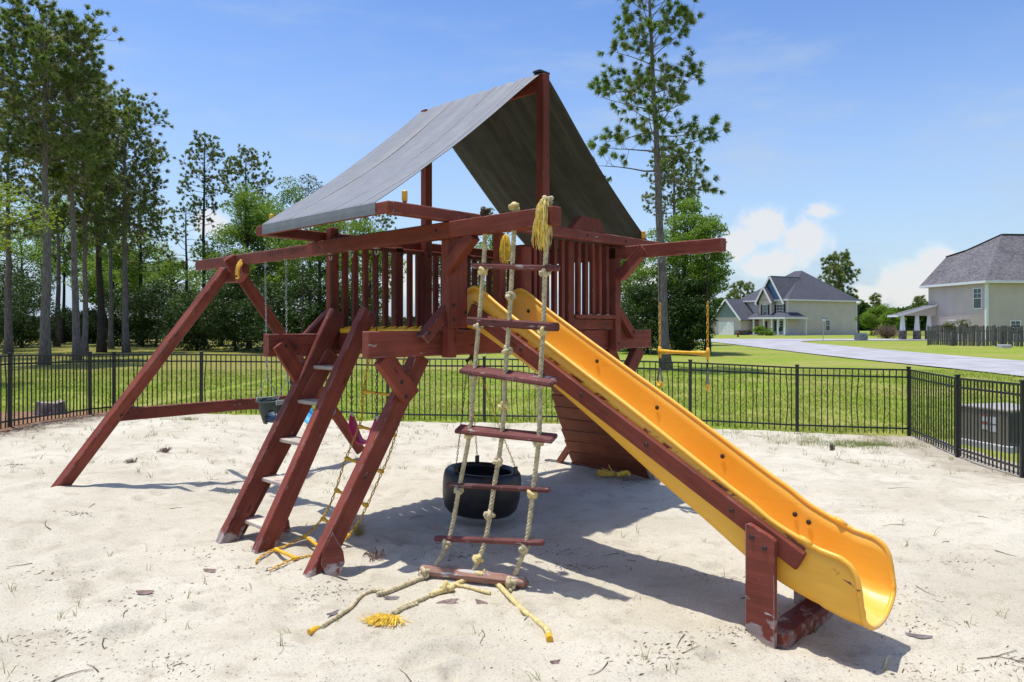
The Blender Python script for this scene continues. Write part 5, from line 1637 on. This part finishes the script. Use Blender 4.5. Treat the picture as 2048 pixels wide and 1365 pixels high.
# far wood reading as one mass
def far_wood(name, label, spans, mat, seed):
    q = np.random.default_rng(seed); P = []
    for px0, px1, d, h0, h1, n in spans:
        px = q.uniform(px0, px1, n); dd = d + q.uniform(-6, 10, n)
        x = (px - 1024) / 1444.9 * dd
        hh = h0 + (h1 - h0) * fbm(x * .16, x * 0 + seed, 4, seed) * 1.25
        z = .3 + hh * q.random(n) ** .8
        P.append(np.stack([x, dd, z], 1))
    P = np.vstack(P)
    o = link(name, leaf_mesh(name, P, .55 if name == 'undergrowth' else 1.7, mat, q, narrow=.9)); o['kind'] = 'stuff'; o['label'] = label; o['category'] = 'woodland'
far_wood('far_wood', 'distant pine wood along the horizon beyond the houses', [(1430, 2200, 230, 4.0, 11.5, 42000)], LEAFD, 301)
far_wood('far_wood', 'distant wood along the horizon behind the left trees', [(-700, 1440, 170, 1.0, 4.2, 60000)], LEAFS, 302)
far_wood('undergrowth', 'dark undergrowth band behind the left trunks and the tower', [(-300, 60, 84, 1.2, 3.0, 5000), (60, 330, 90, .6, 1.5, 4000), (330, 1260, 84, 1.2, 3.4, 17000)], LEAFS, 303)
for k, (px, d, top, lab) in enumerate(((1752, 190, 9.6, 'taller pine standing out of the far wood right of the lamp post'), (1838, 195, 9.2, 'taller pine standing out of the far wood beside the porch'))):
    pine(lab, px, d, top, .3, 5.0, 1.6, (0, 0), 320 + k, .5, shape='round', needle=.8)
broad('bright green bamboo-like thicket right of the two-storey house', 1762, 112, 5.4, 2.7, .4, 9000, 330, LEAFY if False else LEAFA, nclump=60, r0=.07, name='large_shrub', cat='shrub', size=.26)
broad('bright green shrub beside the thicket by the porch', 1783, 104, 4.2, 1.5, .4, 5000, 331, LEAFA, nclump=36, r0=.07, name='large_shrub', cat='shrub', size=.24)
# ------------------------------------------------------------------ road
def strip(name, poly, dz, mat, label):
    V = []; F = []
    n = len(poly)
    for (a, b) in poly:
        for p in (a, b): V.append((p[0], p[1], G(*p) + dz))
    for i in range(n - 1): F.append((2 * i, 2 * i + 1, 2 * i + 3, 2 * i + 2))
    o = link(name, mesh(name, V, [f[::-1] for f in F], mat)); o['kind'] = 'structure'; o['label'] = label
    return o
ROADM = simple('pale_concrete_road', (.36, .355, .365), .9, .16, .6, .15, .2, coord='Position')
mainr = [((18.2 + .02 * (y - 20), y), (25.4 + .035 * (y - 20), y)) for y in np.arange(4, 78, 2.0)]
strip('road', mainr, .024, ROADM, 'pale concrete road crossing the lawn in front of the houses')
cross = [((x, 75.5 - .0 * x), (x, 84.5 + .0 * x)) for x in np.arange(-10, 140, 3.0)]
strip('side_road', cross, .030, ROADM, 'pale concrete side road turning off at the houses')
fil = []
for k in range(9):
    a = k / 8 * math.pi / 2
    fil.append(((27.2, 76), (27.3 + 9 * (1 - math.sin(a)), 75.6 - 9 * (1 - math.cos(a)))))
strip('road_corner', [(a, b) for a, b in fil], .018, ROADM, 'rounded concrete corner where the side road leaves')
g = MB()
# ------------------------------------------------------------------ houses
def siding(name, col, pitch=.13, strong=.6):
    t = NT(name); p = t.coord('Object'); s = t.N.new('ShaderNodeSeparateXYZ'); t.L.new(p, s.inputs[0])
    fr_ = t.math('FRACT', t.math('DIVIDE', s.outputs[2], pitch))
    n = t.noise(.6, 4, p)
    c = t.mix(t.rng(n, .3, .7), tuple(x * .94 for x in col), tuple(min(1, x * 1.05) for x in col))
    t.color(c).rough(.7).spec(.25); t.bump(fr_, strong, .03); return t.m
def shingle(name, a, b):
    t = NT(name); p = t.coord('Object', (3.2, 3.2, 9.0))
    v = t.N.new('ShaderNodeTexVoronoi'); v.inputs['Scale'].default_value = 1.3; t.L.new(p, v.inputs['Vector'])
    sp = t.N.new('ShaderNodeSeparateColor'); t.L.new(v.outputs['Color'], sp.inputs[0])
    n = t.noise(.35, 4, t.coord('Object'))
    c = t.mix(sp.outputs[0], a, b); c = t.mix(t.rng(n, .35, .7, 0, .25), c, tuple(x * 1.3 for x in b))
    t.color(c).rough(.9).spec(.2); t.bump(sp.outputs[1], .3, .03); return t.m
TAN = siding('tan_siding', (.62, .535, .50), .13, .3); TAN2 = siding('grey_beige_siding', (.57, .485, .455), .15, .4)
BLUES = siding('blue_siding', (.16, .25, .42), .2); GREENS = siding('slate_green_siding', (.20, .27, .29), .2)
ROOFD = shingle('dark_blue_grey_shingle', (.062, .064, .080), (.095, .096, .115)); ROOFB = shingle('brown_grey_shingle', (.075, .072, .080), (.185, .175, .180))
WHITE = simple('white_trim_paint', (.78, .78, .78), .5, .05, 5, .03)
GLASS = simple('dark_window_glass', (.03, .045, .06), .08, .2, 2, 0, .8)
SHUT = simple('dark_maroon_shutter', (.05, .022, .03), .6, .1, 5, .05)
STONE = simple('brown_stone_veneer', (.14, .12, .105), .9, .5, 3.2, .6)
class Box:
    """house axes: e1 along, e2 back, local coordinates relative to root"""
    pass
def poly(name, pts, mat, parent, thick=.12, nrm=None):
    """flat panel with real thickness grown downwards/backwards along nrm"""
    P = [Vector(p) for p in pts]
    n = (P[1] - P[0]).cross(P[2] - P[0]).normalized()
    if nrm is not None and n.dot(Vector(nrm)) < 0: P = P[::-1]; n = -n
    k = len(P); V = P + [p - n * thick for p in P]
    F = [tuple(range(k)), tuple(range(2 * k - 1, k - 1, -1))] + [((i + 1) % k, i, k + i, k + (i + 1) % k) for i in range(k)]
    return link(name, mesh(name, V, F, mat), parent)
def window(root, p, ax, w, h, out, frame=.09, mullion=True, shutters=None):
    """p lower left, ax unit along wall, out outward normal"""
    ax = Vector(ax).normalized(); out = Vector(out).normalized(); p = Vector(p)
    up = Vector((0, 0, 1))
    g = MB()
    for a, b, c, d in ((-frame, w + frame, -frame, 0), (-frame, w + frame, h, h + frame), (-frame, 0, 0, h), (w, w + frame, 0, h)):
        pts = [p + ax * x + up * z for x, z in ((a, c), (b, c), (b, d), (a, d))]
        V = [q_ + out * .06 for q_ in pts] + [q_ - out * .02 for q_ in pts]
        g.add(V, [(0, 1, 2, 3), (7, 6, 5, 4), (0, 4, 5, 1), (1, 5, 6, 2), (2, 6, 7, 3), (3, 7, 4, 0)])
    fr_ = g.build('window', WHITE, root)
    pts = [p + ax * x + up * z + out * .015 for x, z in ((0, 0), (w, 0), (w, h * .49), (0, h * .49))]
    link('pane', mesh('pane', pts, [(0, 1, 2, 3)], GLASS), fr_)
    pts = [p + ax * x + up * z + out * .015 for x, z in ((0, h * .52), (w, h * .52), (w, h), (0, h))]
    link('pane', mesh('pane', pts, [(0, 1, 2, 3)], GLASS), fr_)
    if mullion:
        g = MB()
        g.obb(p + up * h * .505 + out * .035, p + ax * w + up * h * .505 + out * .035, .03, .06)
        g.obb(p + ax * w * .5 + up * h * .52 + out * .03, p + ax * w * .5 + up * h + out * .03, .03, .035)
        g.obb(p + up * h * .76 + out * .03, p + ax * w + up * h * .76 + out * .03, .03, .035)
        g.build('glazing_bar', WHITE, fr_)
    if shutters:
        for x0 in (-frame - .42, w + frame + .02):
            g = MB(); g.obb(p + ax * x0 + up * h / 2 + out * .04, p + ax * (x0 + .4) + up * h / 2 + out * .04, .05, h + .1); g.build('shutter', SHUT, root)
    return fr_
# left house -----------------------------------------------------
HX, HY = 45.0, 118.0
HZ = G(HX, HY)
PHI = R(28)
LH = thing('two_storey_house', 'two-storey tan house with dark hipped roof, blue gable and white garage door', 'house', (HX, HY, HZ), PHI)
EV = 5.85
def wallbox(root, x0, x1, y0, y1, z0, z1, mat, name='wall'):
    g = MB(); g.box(x0, x1, y0, y1, z0, z1); return g.build(name, mat, root)
wallbox(LH, 0, 17.2, 0, 10.4, -.5, EV, TAN)
g = MB()
for x, y in ((.0, -.03), (17.1, -.03)): g.box(x - .08, x + .12, y - .02, y + .05, -.2, EV - .02)
g.build('corner_trim', WHITE, LH)
ov = .5
A1, A2 = (8.6, 4.4, 11.15), (8.6, 6.0, 11.15)
e = [(-ov, -ov, EV), (17.2 + ov, -ov, EV), (17.2 + ov, 10.4 + ov, EV), (-ov, 10.4 + ov, EV)]
def hip(root, e, a1, a2, mat, name='roof'):
    g = MB()
    V = e + [a1, a2]
    g.add(V, [(0, 1, 4), (1, 2, 5, 4), (2, 3, 5), (3, 0, 4, 5), (3, 2, 1, 0)])
    r_ = g.build(name, mat, root)
    gg = MB()
    for i in range(4):
        a, b = Vector(e[i]), Vector(e[(i + 1) % 4]); gg.obb(a + Vector((0, 0, -.08)), b + Vector((0, 0, -.08)), .06, .24)
    gg.build('fascia', WHITE, r_)
    return r_
hip(LH, e, A1, A2, ROOFD)
def gable(root, y0, y1, x0, x1, zb, zp, wall, roofm, trim=True, over=.45, name='gable', wz=None):
    """gable front facing -e1 at x0, ridge along e1"""
    ym = (y0 + y1) / 2
    g = MB(); g.add([(x0, y0, zb), (x0, y1, zb), (x0, ym, zp - .35)], [(0, 2, 1)]); 
    V = [(x0, y0, zb), (x0, y1, zb), (x0, ym, zp - .25), (x0 + .2, y0, zb), (x0 + .2, y1, zb), (x0 + .2, ym, zp - .25)]
    link(name, mesh(name, V, [(0, 2, 1), (3, 4, 5), (0, 1, 4, 3), (1, 2, 5, 4), (2, 0, 3, 5)], wall), root)
    s = (zp - zb) / ((y1 - y0) / 2)
    ya, yb = y0 - over, y1 + over; za = zb - over * s
    for (yy_, zz) in ((ya, za), (yb, za)):
        r_ = poly('gable_roof', [(x0 - .5, yy_, zz), (x1, yy_, zz), (x1, ym, zp), (x0 - .5, ym, zp)], roofm, root, .14, (0, 0, 1))
        if trim:
            gg = MB(); gg.obb((x0 - .54, yy_, zz - .10), (x0 - .54, ym, zp - .10), .06, .30, up=(0, 0, 1)); gg.build('bargeboard', WHITE, r_)
# big blue gable bay
wallbox(LH, -.3, .2, -.0, 5.6, -.3, EV, TAN, 'bay_wall')
gable(LH, .55, 5.55, -.3, 6.5, EV + .05, 9.9, BLUES, ROOFD, name='blue_gable')
wallbox(LH, -1.1, -.2, 2.35, 5.0, -.3, EV, TAN, 'bay_wall')
gable(LH, 2.3, 5.05, -1.1, 2.5, EV + .05, 8.05, TAN, ROOFD, over=.35, name='small_gable')
window(LH, (-.3, 1.85, 3.1), (0, -1, 0), 1.2, 1.9, (-1, 0, 0), shutters=True)
window(LH, (-1.1, 4.05, 3.0), (0, -1, 0), .8, 2.0, (-1, 0, 0), shutters=True)
window(LH, (9.2, 0, .75), (1, 0, 0), .95, 1.7, (0, -1, 0))
# porch wrapping the corner
poly('porch_roof', [(-2.1, -1.3, 2.9), (3.2, -1.3, 2.9), (2.4, 0.0, 3.75), (-.5, .0, 3.75)], ROOFD, LH, .12, (0, 0, 1))
poly('porch_roof', [(-2.1, -1.3, 2.9), (-.5, .0, 3.75), (-.5, 6.5, 3.75), (-2.1, 6.5, 2.9)], ROOFD, LH, .12, (0, 0, 1))
g = MB(); g.obb((-2.15, -1.35, 2.80), (3.2, -1.35, 2.80), .08, .28); g.obb((-2.15, -1.35, 2.80), (-2.15, 6.45, 2.80), .08, .28); g.build('porch_fascia', WHITE, LH)
wallbox(LH, -2.0, 3.1, -1.2, .0, -.4, .12, CONC, 'porch_floor'); wallbox(LH, -2.0, -.0, 0, 6.4, -.4, .115, CONC, 'porch_floor')
for x, y in ((3.0, -1.1), (-1.9, -1.1), (-1.9, .2), (-1.9, 1.5), (-1.9, 3.2), (-1.9, 5.4)):
    g = MB(); g.box(x - .13, x + .13, y - .13, y + .13, .12, 2.72, .02); g.build('porch_column', WHITE, LH)
window(LH, (-.32, 1.9, .7), (0, -1, 0), 1.3, 1.6, (-1, 0, 0), shutters=True)
g = MB(); g.box(-1.16, -1.1, 3.2, 4.2, .12, 2.3); dr_ = g.build('front_door', SHUT, LH); g = MB(); g.box(-1.20, -1.16, 3.32, 3.38, 1.1, 1.2); g.build('door_knob', STEEL, dr_)
# garage wing
wallbox(LH, -3.8, -.02, 6.5, 12.6, -.4, 3.0, TAN, 'garage_wall')
gable(LH, 6.5, 12.6, -3.8, 1.0, 3.02, 6.2, GREENS, ROOFD, name='garage_gable')
g = MB(); g.box(-3.90, -3.8, 7.9, 11.6, -.1, 2.25); gd = g.build('garage_door', WHITE, LH)
for k in range(4):
    for j in range(4):
        g = MB(); g.box(-3.93, -3.902, 8.0 + j * .9, 8.8 + j * .9, -.02 + k * .56, .46 + k * .56, .01); g.build('door_panel', WHITE, gd)
g = MB(); g.box(-3.96, -3.801, 6.45, 7.7, -.3, .75); g.box(-3.8, -.2, 6.40, 6.498, -.3, .75); g.build('stone_skirt', STONE, LH)
poly('driveway', [(-16, 7.4, -.16), (-3.95, 7.4, -.16), (-3.95, 12.2, -.16), (-16, 12.2, -.16)], CONC, LH, .05, (0, 0, 1))
# neighbour at the far left of the road
NX, NY = at(1434, 135)
NH = thing('single_storey_house', 'shaded single-storey house half hidden behind the trapeze thicket', 'house', (NX, NY, G(NX, NY)), PHI)
wallbox(NH, -12, 2.4, 0, 9, -.4, 3.1, TAN2)
hip(NH, [(-12.5, -.5, 3.1), (2.9, -.5, 3.1), (2.9, 9.5, 3.1), (-12.5, 9.5, 3.1)], (-1.5, 4.4, 6.9), (-8, 4.6, 6.9), ROOFD)
window(NH, (.3, 0, .9), (1, 0, 0), 1.0, 1.5, (0, -1, 0))
# right house -----------------------------------------------------
RX, RY = 47.3, 72.0
RZ = G(RX, RY)
RH = thing('two_storey_house', 'two-storey beige house with brown-grey shingle roof behind the wooden fence', 'house', (RX, RY, RZ), R(4.4))
E2 = 6.0
wallbox(RH, 0, 22, 0, 8.9, -.4, E2, TAN2)
g = MB(); g.box(-.10, .14, -.10, .0, -.4, E2 - .05); g.box(-.10, 0, .0, .14, -.4, E2 - .05); g.build('downspout', WHITE, RH)
Vv = [(-.5, -.5, E2), (22.5, -.5, E2), (22.5, 9.6, E2), (-.6, 9.6, E2), (5.3, 4.6, 11.3), (17.5, 4.6, 11.3), (3.6, 7.6, 9.9), (2.6, 9.6, 9.35)]
g = MB(); g.add(Vv, [(0, 1, 5, 4), (0, 4, 6, 7, 3), (1, 2, 5), (4, 5, 2, 6), (6, 2, 7), (7, 2, 3), (3, 2, 1, 0)])
rr_ = g.build('roof', ROOFB, RH)
g = MB()
for i, j in ((0, 1), (1, 2), (2, 3), (3, 0)): g.obb(Vector(Vv[i]) + Vector((0, 0, -.08)), Vector(Vv[j]) + Vector((0, 0, -.08)), .08, .24)
g.build('gutter', WHITE, rr_)
g = MB(); g.obb((5.3, 4.6, 11.32), (17.5, 4.6, 11.32), .3, .06); g.obb((5.3, 4.6, 11.32), (3.6, 7.6, 9.93), .3, .06); g.obb((3.6, 7.6, 9.93), (2.6, 9.6, 9.38), .3, .06); g.build('ridge_cap', shingle('dark_ridge_cap', (.05, .03, .03), (.08, .05, .05)), rr_)
window(RH, (0, 1.75, 3.35), (0, -1, 0), 1.05, 1.95, (-1, 0, 0))
window(RH, (0, 5.4, 0.7), (0, -1, 0), 1.0, 1.4, (-1, 0, 0))
window(RH, (2.55, 0, .75), (1, 0, 0), .95, 1.25, (0, -1, 0))
# low siding course with open shadow lines
g = MB()
for k in range(19):
    z = -.2 + k * .16; g.obb((-.02, 8.85, z + .08), (-.02, .12, z + .08), .05, .115)
g.build('clapboard', TAN2, RH)
poly('porch_roof', [(-4.3, 7.7, 2.72), (-.05, 7.3, 3.9), (-.05, 9.3, 3.9), (-4.3, 9.6, 2.72)], ROOFB, RH, .14, (0, 0, 1))
g = MB(); V = [(-5.6, 9.32, 2.62), (-.05, 7.72, 2.9), (-.05, 7.62, 4.25)]
poly('porch_gable', [(-3.9, 7.8, 2.66), (-.05, 7.5, 2.66), (-.05, 7.5, 3.78)], TAN2, RH, .1, (0, -1, 0))
g = MB(); g.obb((-4.35, 7.65, 2.64), (-.1, 7.25, 3.82), .06, .2); g.obb((-4.35, 7.7, 2.62), (-4.35, 9.6, 2.62), .06, .2); g.build('porch_fascia', WHITE, RH)
wallbox(RH, -4.2, 0, 7.6, 9.6, -.3, .08, CONC, 'porch_floor')
for x, y in ((-3.55, 8.1), (-1.95, 8.0), (-.62, 7.9)):
    g = MB(); g.box(x - .30, x + .30, y - .30, y + .30, .0, 1.0, .03); bs = g.build('porch_column', STONE, RH)
    n_ = [(x - .21, y - .21), (x + .21, y - .21), (x + .21, y + .21), (x - .21, y + .21)]
    V = [(a, b, 1.0) for a, b in n_] + [(x + (a - x) * .6, y + (b - y) * .6, 2.66) for a, b in n_]
    link('column_shaft', mesh('column_shaft', V, [(0, 1, 5, 4), (1, 2, 6, 5), (2, 3, 7, 6), (3, 0, 4, 7), (4, 5, 6, 7)], WHITE), bs)
# wooden fence in front of it
WF0, WF1 = at(1857, 60.5), at(2120, 55.5)
WF = thing('wooden_fence', 'weathered grey board fence with gaps in front of the beige house', 'fence', (WF0[0], WF0[1], G(*WF0)), 0)
nP = 66; wdx, wdy = WF1[0] - WF0[0], WF1[1] - WF0[1]; wl = math.hypot(wdx, wdy); wa = math.atan2(wdy, wdx)
pms = []
for k in range(5):
    V, F = chamfer_box(1.52 + k * .035, .125, .022, .0)
    V = [(y_, z_, x_) for x_, y_, z_ in V]
    pms.append(mesh('board', V, F, GREYW))
for k in range(nP):
    t = (k + .5) / nP
    o = link('board', pms[k % 5] if random.random() < .6 else pms[random.randrange(5)], WF)
    o.location = (wdx * t + random.uniform(-.012, .012), wdy * t + random.choice((-.03, .03)), G(WF0[0] + wdx * t, WF0[1] + wdy * t) - G(*WF0) + random.uniform(0, .05))
    o.rotation_euler = (0, random.uniform(-.02, .02), wa)
for h in (.40, 1.2): beam('rail', (0, .0, h), (wdx, wdy, h), .03, .09, GREYW, WF)
for k in range(6):
    t = k / 5; beam('post', (wdx * t, wdy * t + .08, -.2), (wdx * t, wdy * t + .08, 1.63), .1, .1, GREYW, WF)
g = MB(); g.box(0, .75, -.3, .3, -.1, .22, .03); o = g.build('concrete_block', CONC); bp_ = at(1985, 56); o.location = (bp_[0], bp_[1] - .8, G(*bp_)); tag(o, 'small concrete block lying at the foot of the wooden fence', 'block')
# vine on top of that fence
bx, by = at(1925, 60)
broad('leafy vine and dead brush spilling over the top of the wooden fence', 1925, 59.8, 2.35, 1.6, 1.2, 900, 410, LEAFO, size=.2, nclump=16, depth=.3, r0=.03, name='fence_vine', cat='vine', trunk=False)
# far black fence by the thicket
F0, F1 = at(1742, 118), at(1860, 108)
FF = thing('metal_fence', 'distant black metal fence across the field beside the thicket', 'fence', (F0[0], F0[1], G(*F0)))
d_ = Vector((F1[0] - F0[0], F1[1] - F0[1], 0))
for h in (1.15, .95, .15): beam('rail', (0, 0, h), (d_.x, d_.y, h), .05, .05, FB, FF)
pm = mesh('picket', *chamfer_box(1.15, .03, .03), FB)
for k in range(60):
    o = link('picket', pm, FF); o.location = d_ * (k / 59) + Vector((0, 0, 0)); o.rotation_euler = (0, -math.pi / 2, 0)
pm2 = mesh('post', *chamfer_box(1.3, .12, .12), FB)
for k in range(6):
    o = link('post', pm2, FF); o.location = d_ * (k / 5); o.rotation_euler = (0, -math.pi / 2, 0)
# street things ---------------------------------------------------
x, y = at(1717, 107)
LP_ = thing('street_lamp', 'black street lamp post with a white globe head in front of the tan side wall', 'street lamp', (x, y, G(x, y)))
g = MB(); g.tube([(0, 0, -.2), (0, 0, .6), (0, 0, .7), (0, 0, 4.7)], [.17, .17, .12, .10], 10); g.build('pole', FB, LP_)
g = MB(); V, F = lathe([(0, 4.68), (.10, 4.70), (.26, 4.82), (.31, 4.98), (.24, 5.12), (.0, 5.2)], 14, False); g.add(V, F).build('globe', WHITE, LP_, True)
g = MB(); V, F = lathe([(0, 5.19), (.20, 5.12), (.05, 5.3), (0, 5.38)], 12, False); g.add(V, F).build('cap', FB, LP_)
x, y = at(1646, 77.5)
SP = thing('street_sign', 'slightly leaning street name sign post at the road corner', 'street sign', (x, y, G(x, y)))
SP.rotation_euler = (0, R(3), 0)
g = MB(); g.tube([(0, 0, -.2), (0, 0, 2.45)], .045, 8); g.build('pole', STEEL, SP)
g = MB(); g.box(-.40, .40, -.012, .012, 2.28, 2.48); g.build('sign_blade', simple('grey_sign_back', (.33, .34, .34), .4, .1, 5, 0), SP)
g = MB(); g.box(-.012, .012, -.38, .38, 2.06, 2.26); g.build('sign_blade', simple('grey_sign_face', (.42, .43, .43), .4, .1, 5, 0), SP)
x, y = at(1722, 77)
UB = thing('utility_box', 'green-grey ground transformer box with sloped front on the lawn by the road', 'utility box', (x, y, G(x, y)), R(20))
UBM = simple('green_grey_enamel', (.13, .165, .165), .5, .15, 4, .05)
V, F = prism([(-.42, .03), (.42, .03), (.42, .62), (.20, .80), (-.30, .80), (-.42, .62)], -.5, .5)
link('cabinet', mesh('cabinet', [(w, p, q_) for p, q_, w in V], [f for f in F], UBM), UB)
g = MB(); g.box(-.58, .58, -.5, .5, -.1, .03); g.build('pad', CONC, UB)
g = MB(); g.obb((-.48, -.43, .12), (.45, -.43, .58), .012, .05); g.build('warning_stripe', simple('pale_stripe', (.42, .44, .40), .5, .1, 4, 0), UB)
x, y = at(1476, 100)
HD = thing('fire_hydrant', 'small dark red fire hydrant on the verge by the garage', 'hydrant', (x, y, G(x, y)))
V, F = lathe([(.0, 0), (.20, 0), (.20, .06), (.13, .08), (.13, .48), (.17, .50), (.15, .60), (.07, .68), (0, .70)], 12, False)
HM = simple('dark_red_paint', (.16, .03, .025), .5, .2, 8, .05)
link('barrel', mesh('barrel', V, F, HM, True), HD)
g = MB(); g.tube([(-.22, 0, .40), (.22, 0, .40)], .06, 8); g.build('nozzle', HM, HD)
x, y = at(1560, 112)
MBX = thing('garden_flag', 'small navy garden flag on a thin stake in front of the porch', 'flag', (x, y, G(x, y)))
g = MB(); g.tube([(0, 0, 0), (0, 0, 1.3)], .02, 6); g.build('stake', FB, MBX); g = MB(); g.box(-.22, .22, -.012, .012, .65, 1.25); g.build('cloth', NAVYP, MBX)
broad('low bright green shrub in front of the porch columns', 1520, 113, 1.75, 1.0, .3, 1800, 420, LEAFA, size=.22, nclump=18, r0=.04, name='low_shrub', cat='shrub', clump=.3)
broad('second low shrub right of the bright green shrub by the porch', 1541, 113, 1.35, .8, .3, 1200, 421, LEAFA, size=.2, nclump=14, r0=.04, name='low_shrub', cat='shrub', clump=.3)
# bare twiggy shrub by the side road
x, y = at(1774, 88); q = np.random.default_rng(5)
BS_ = thing('bare_shrub', 'round leafless brown shrub at the edge of the side road', 'shrub', (x, y, G(x, y)))
g = MB(); pts_ = []
for i in range(130):
    a = q.uniform(0, 6.28); e = q.uniform(.1, 1.25); p = np.zeros(3); pp = [p.copy()]
    d__ = np.array([math.cos(a) * e, math.sin(a) * e, 1.0])
    for k in range(5):
        d__ = d__ + q.normal(0, .35, 3); d__ /= np.linalg.norm(d__); p = p + d__ * .34; pp.append(p.copy())
    g.tube(pp, np.linspace(.035, .012, 6), 4, False); pts_ += pp[2:]
g.build('branches', simple('pinkish_twig', (.20, .13, .11), .8, .3, 5, 0), BS_)
pts_ = np.array(pts_); pts_ = np.repeat(pts_, 4, 0) + q.normal(0, .12, (len(pts_) * 4, 3))
link('dead_leaves', leaf_mesh('dead_leaves', pts_, .13, foliage('dead_shrub_leaves', (.16, .11, .08), (.26, .19, .14), (.2, .14, .1)), q), BS_)
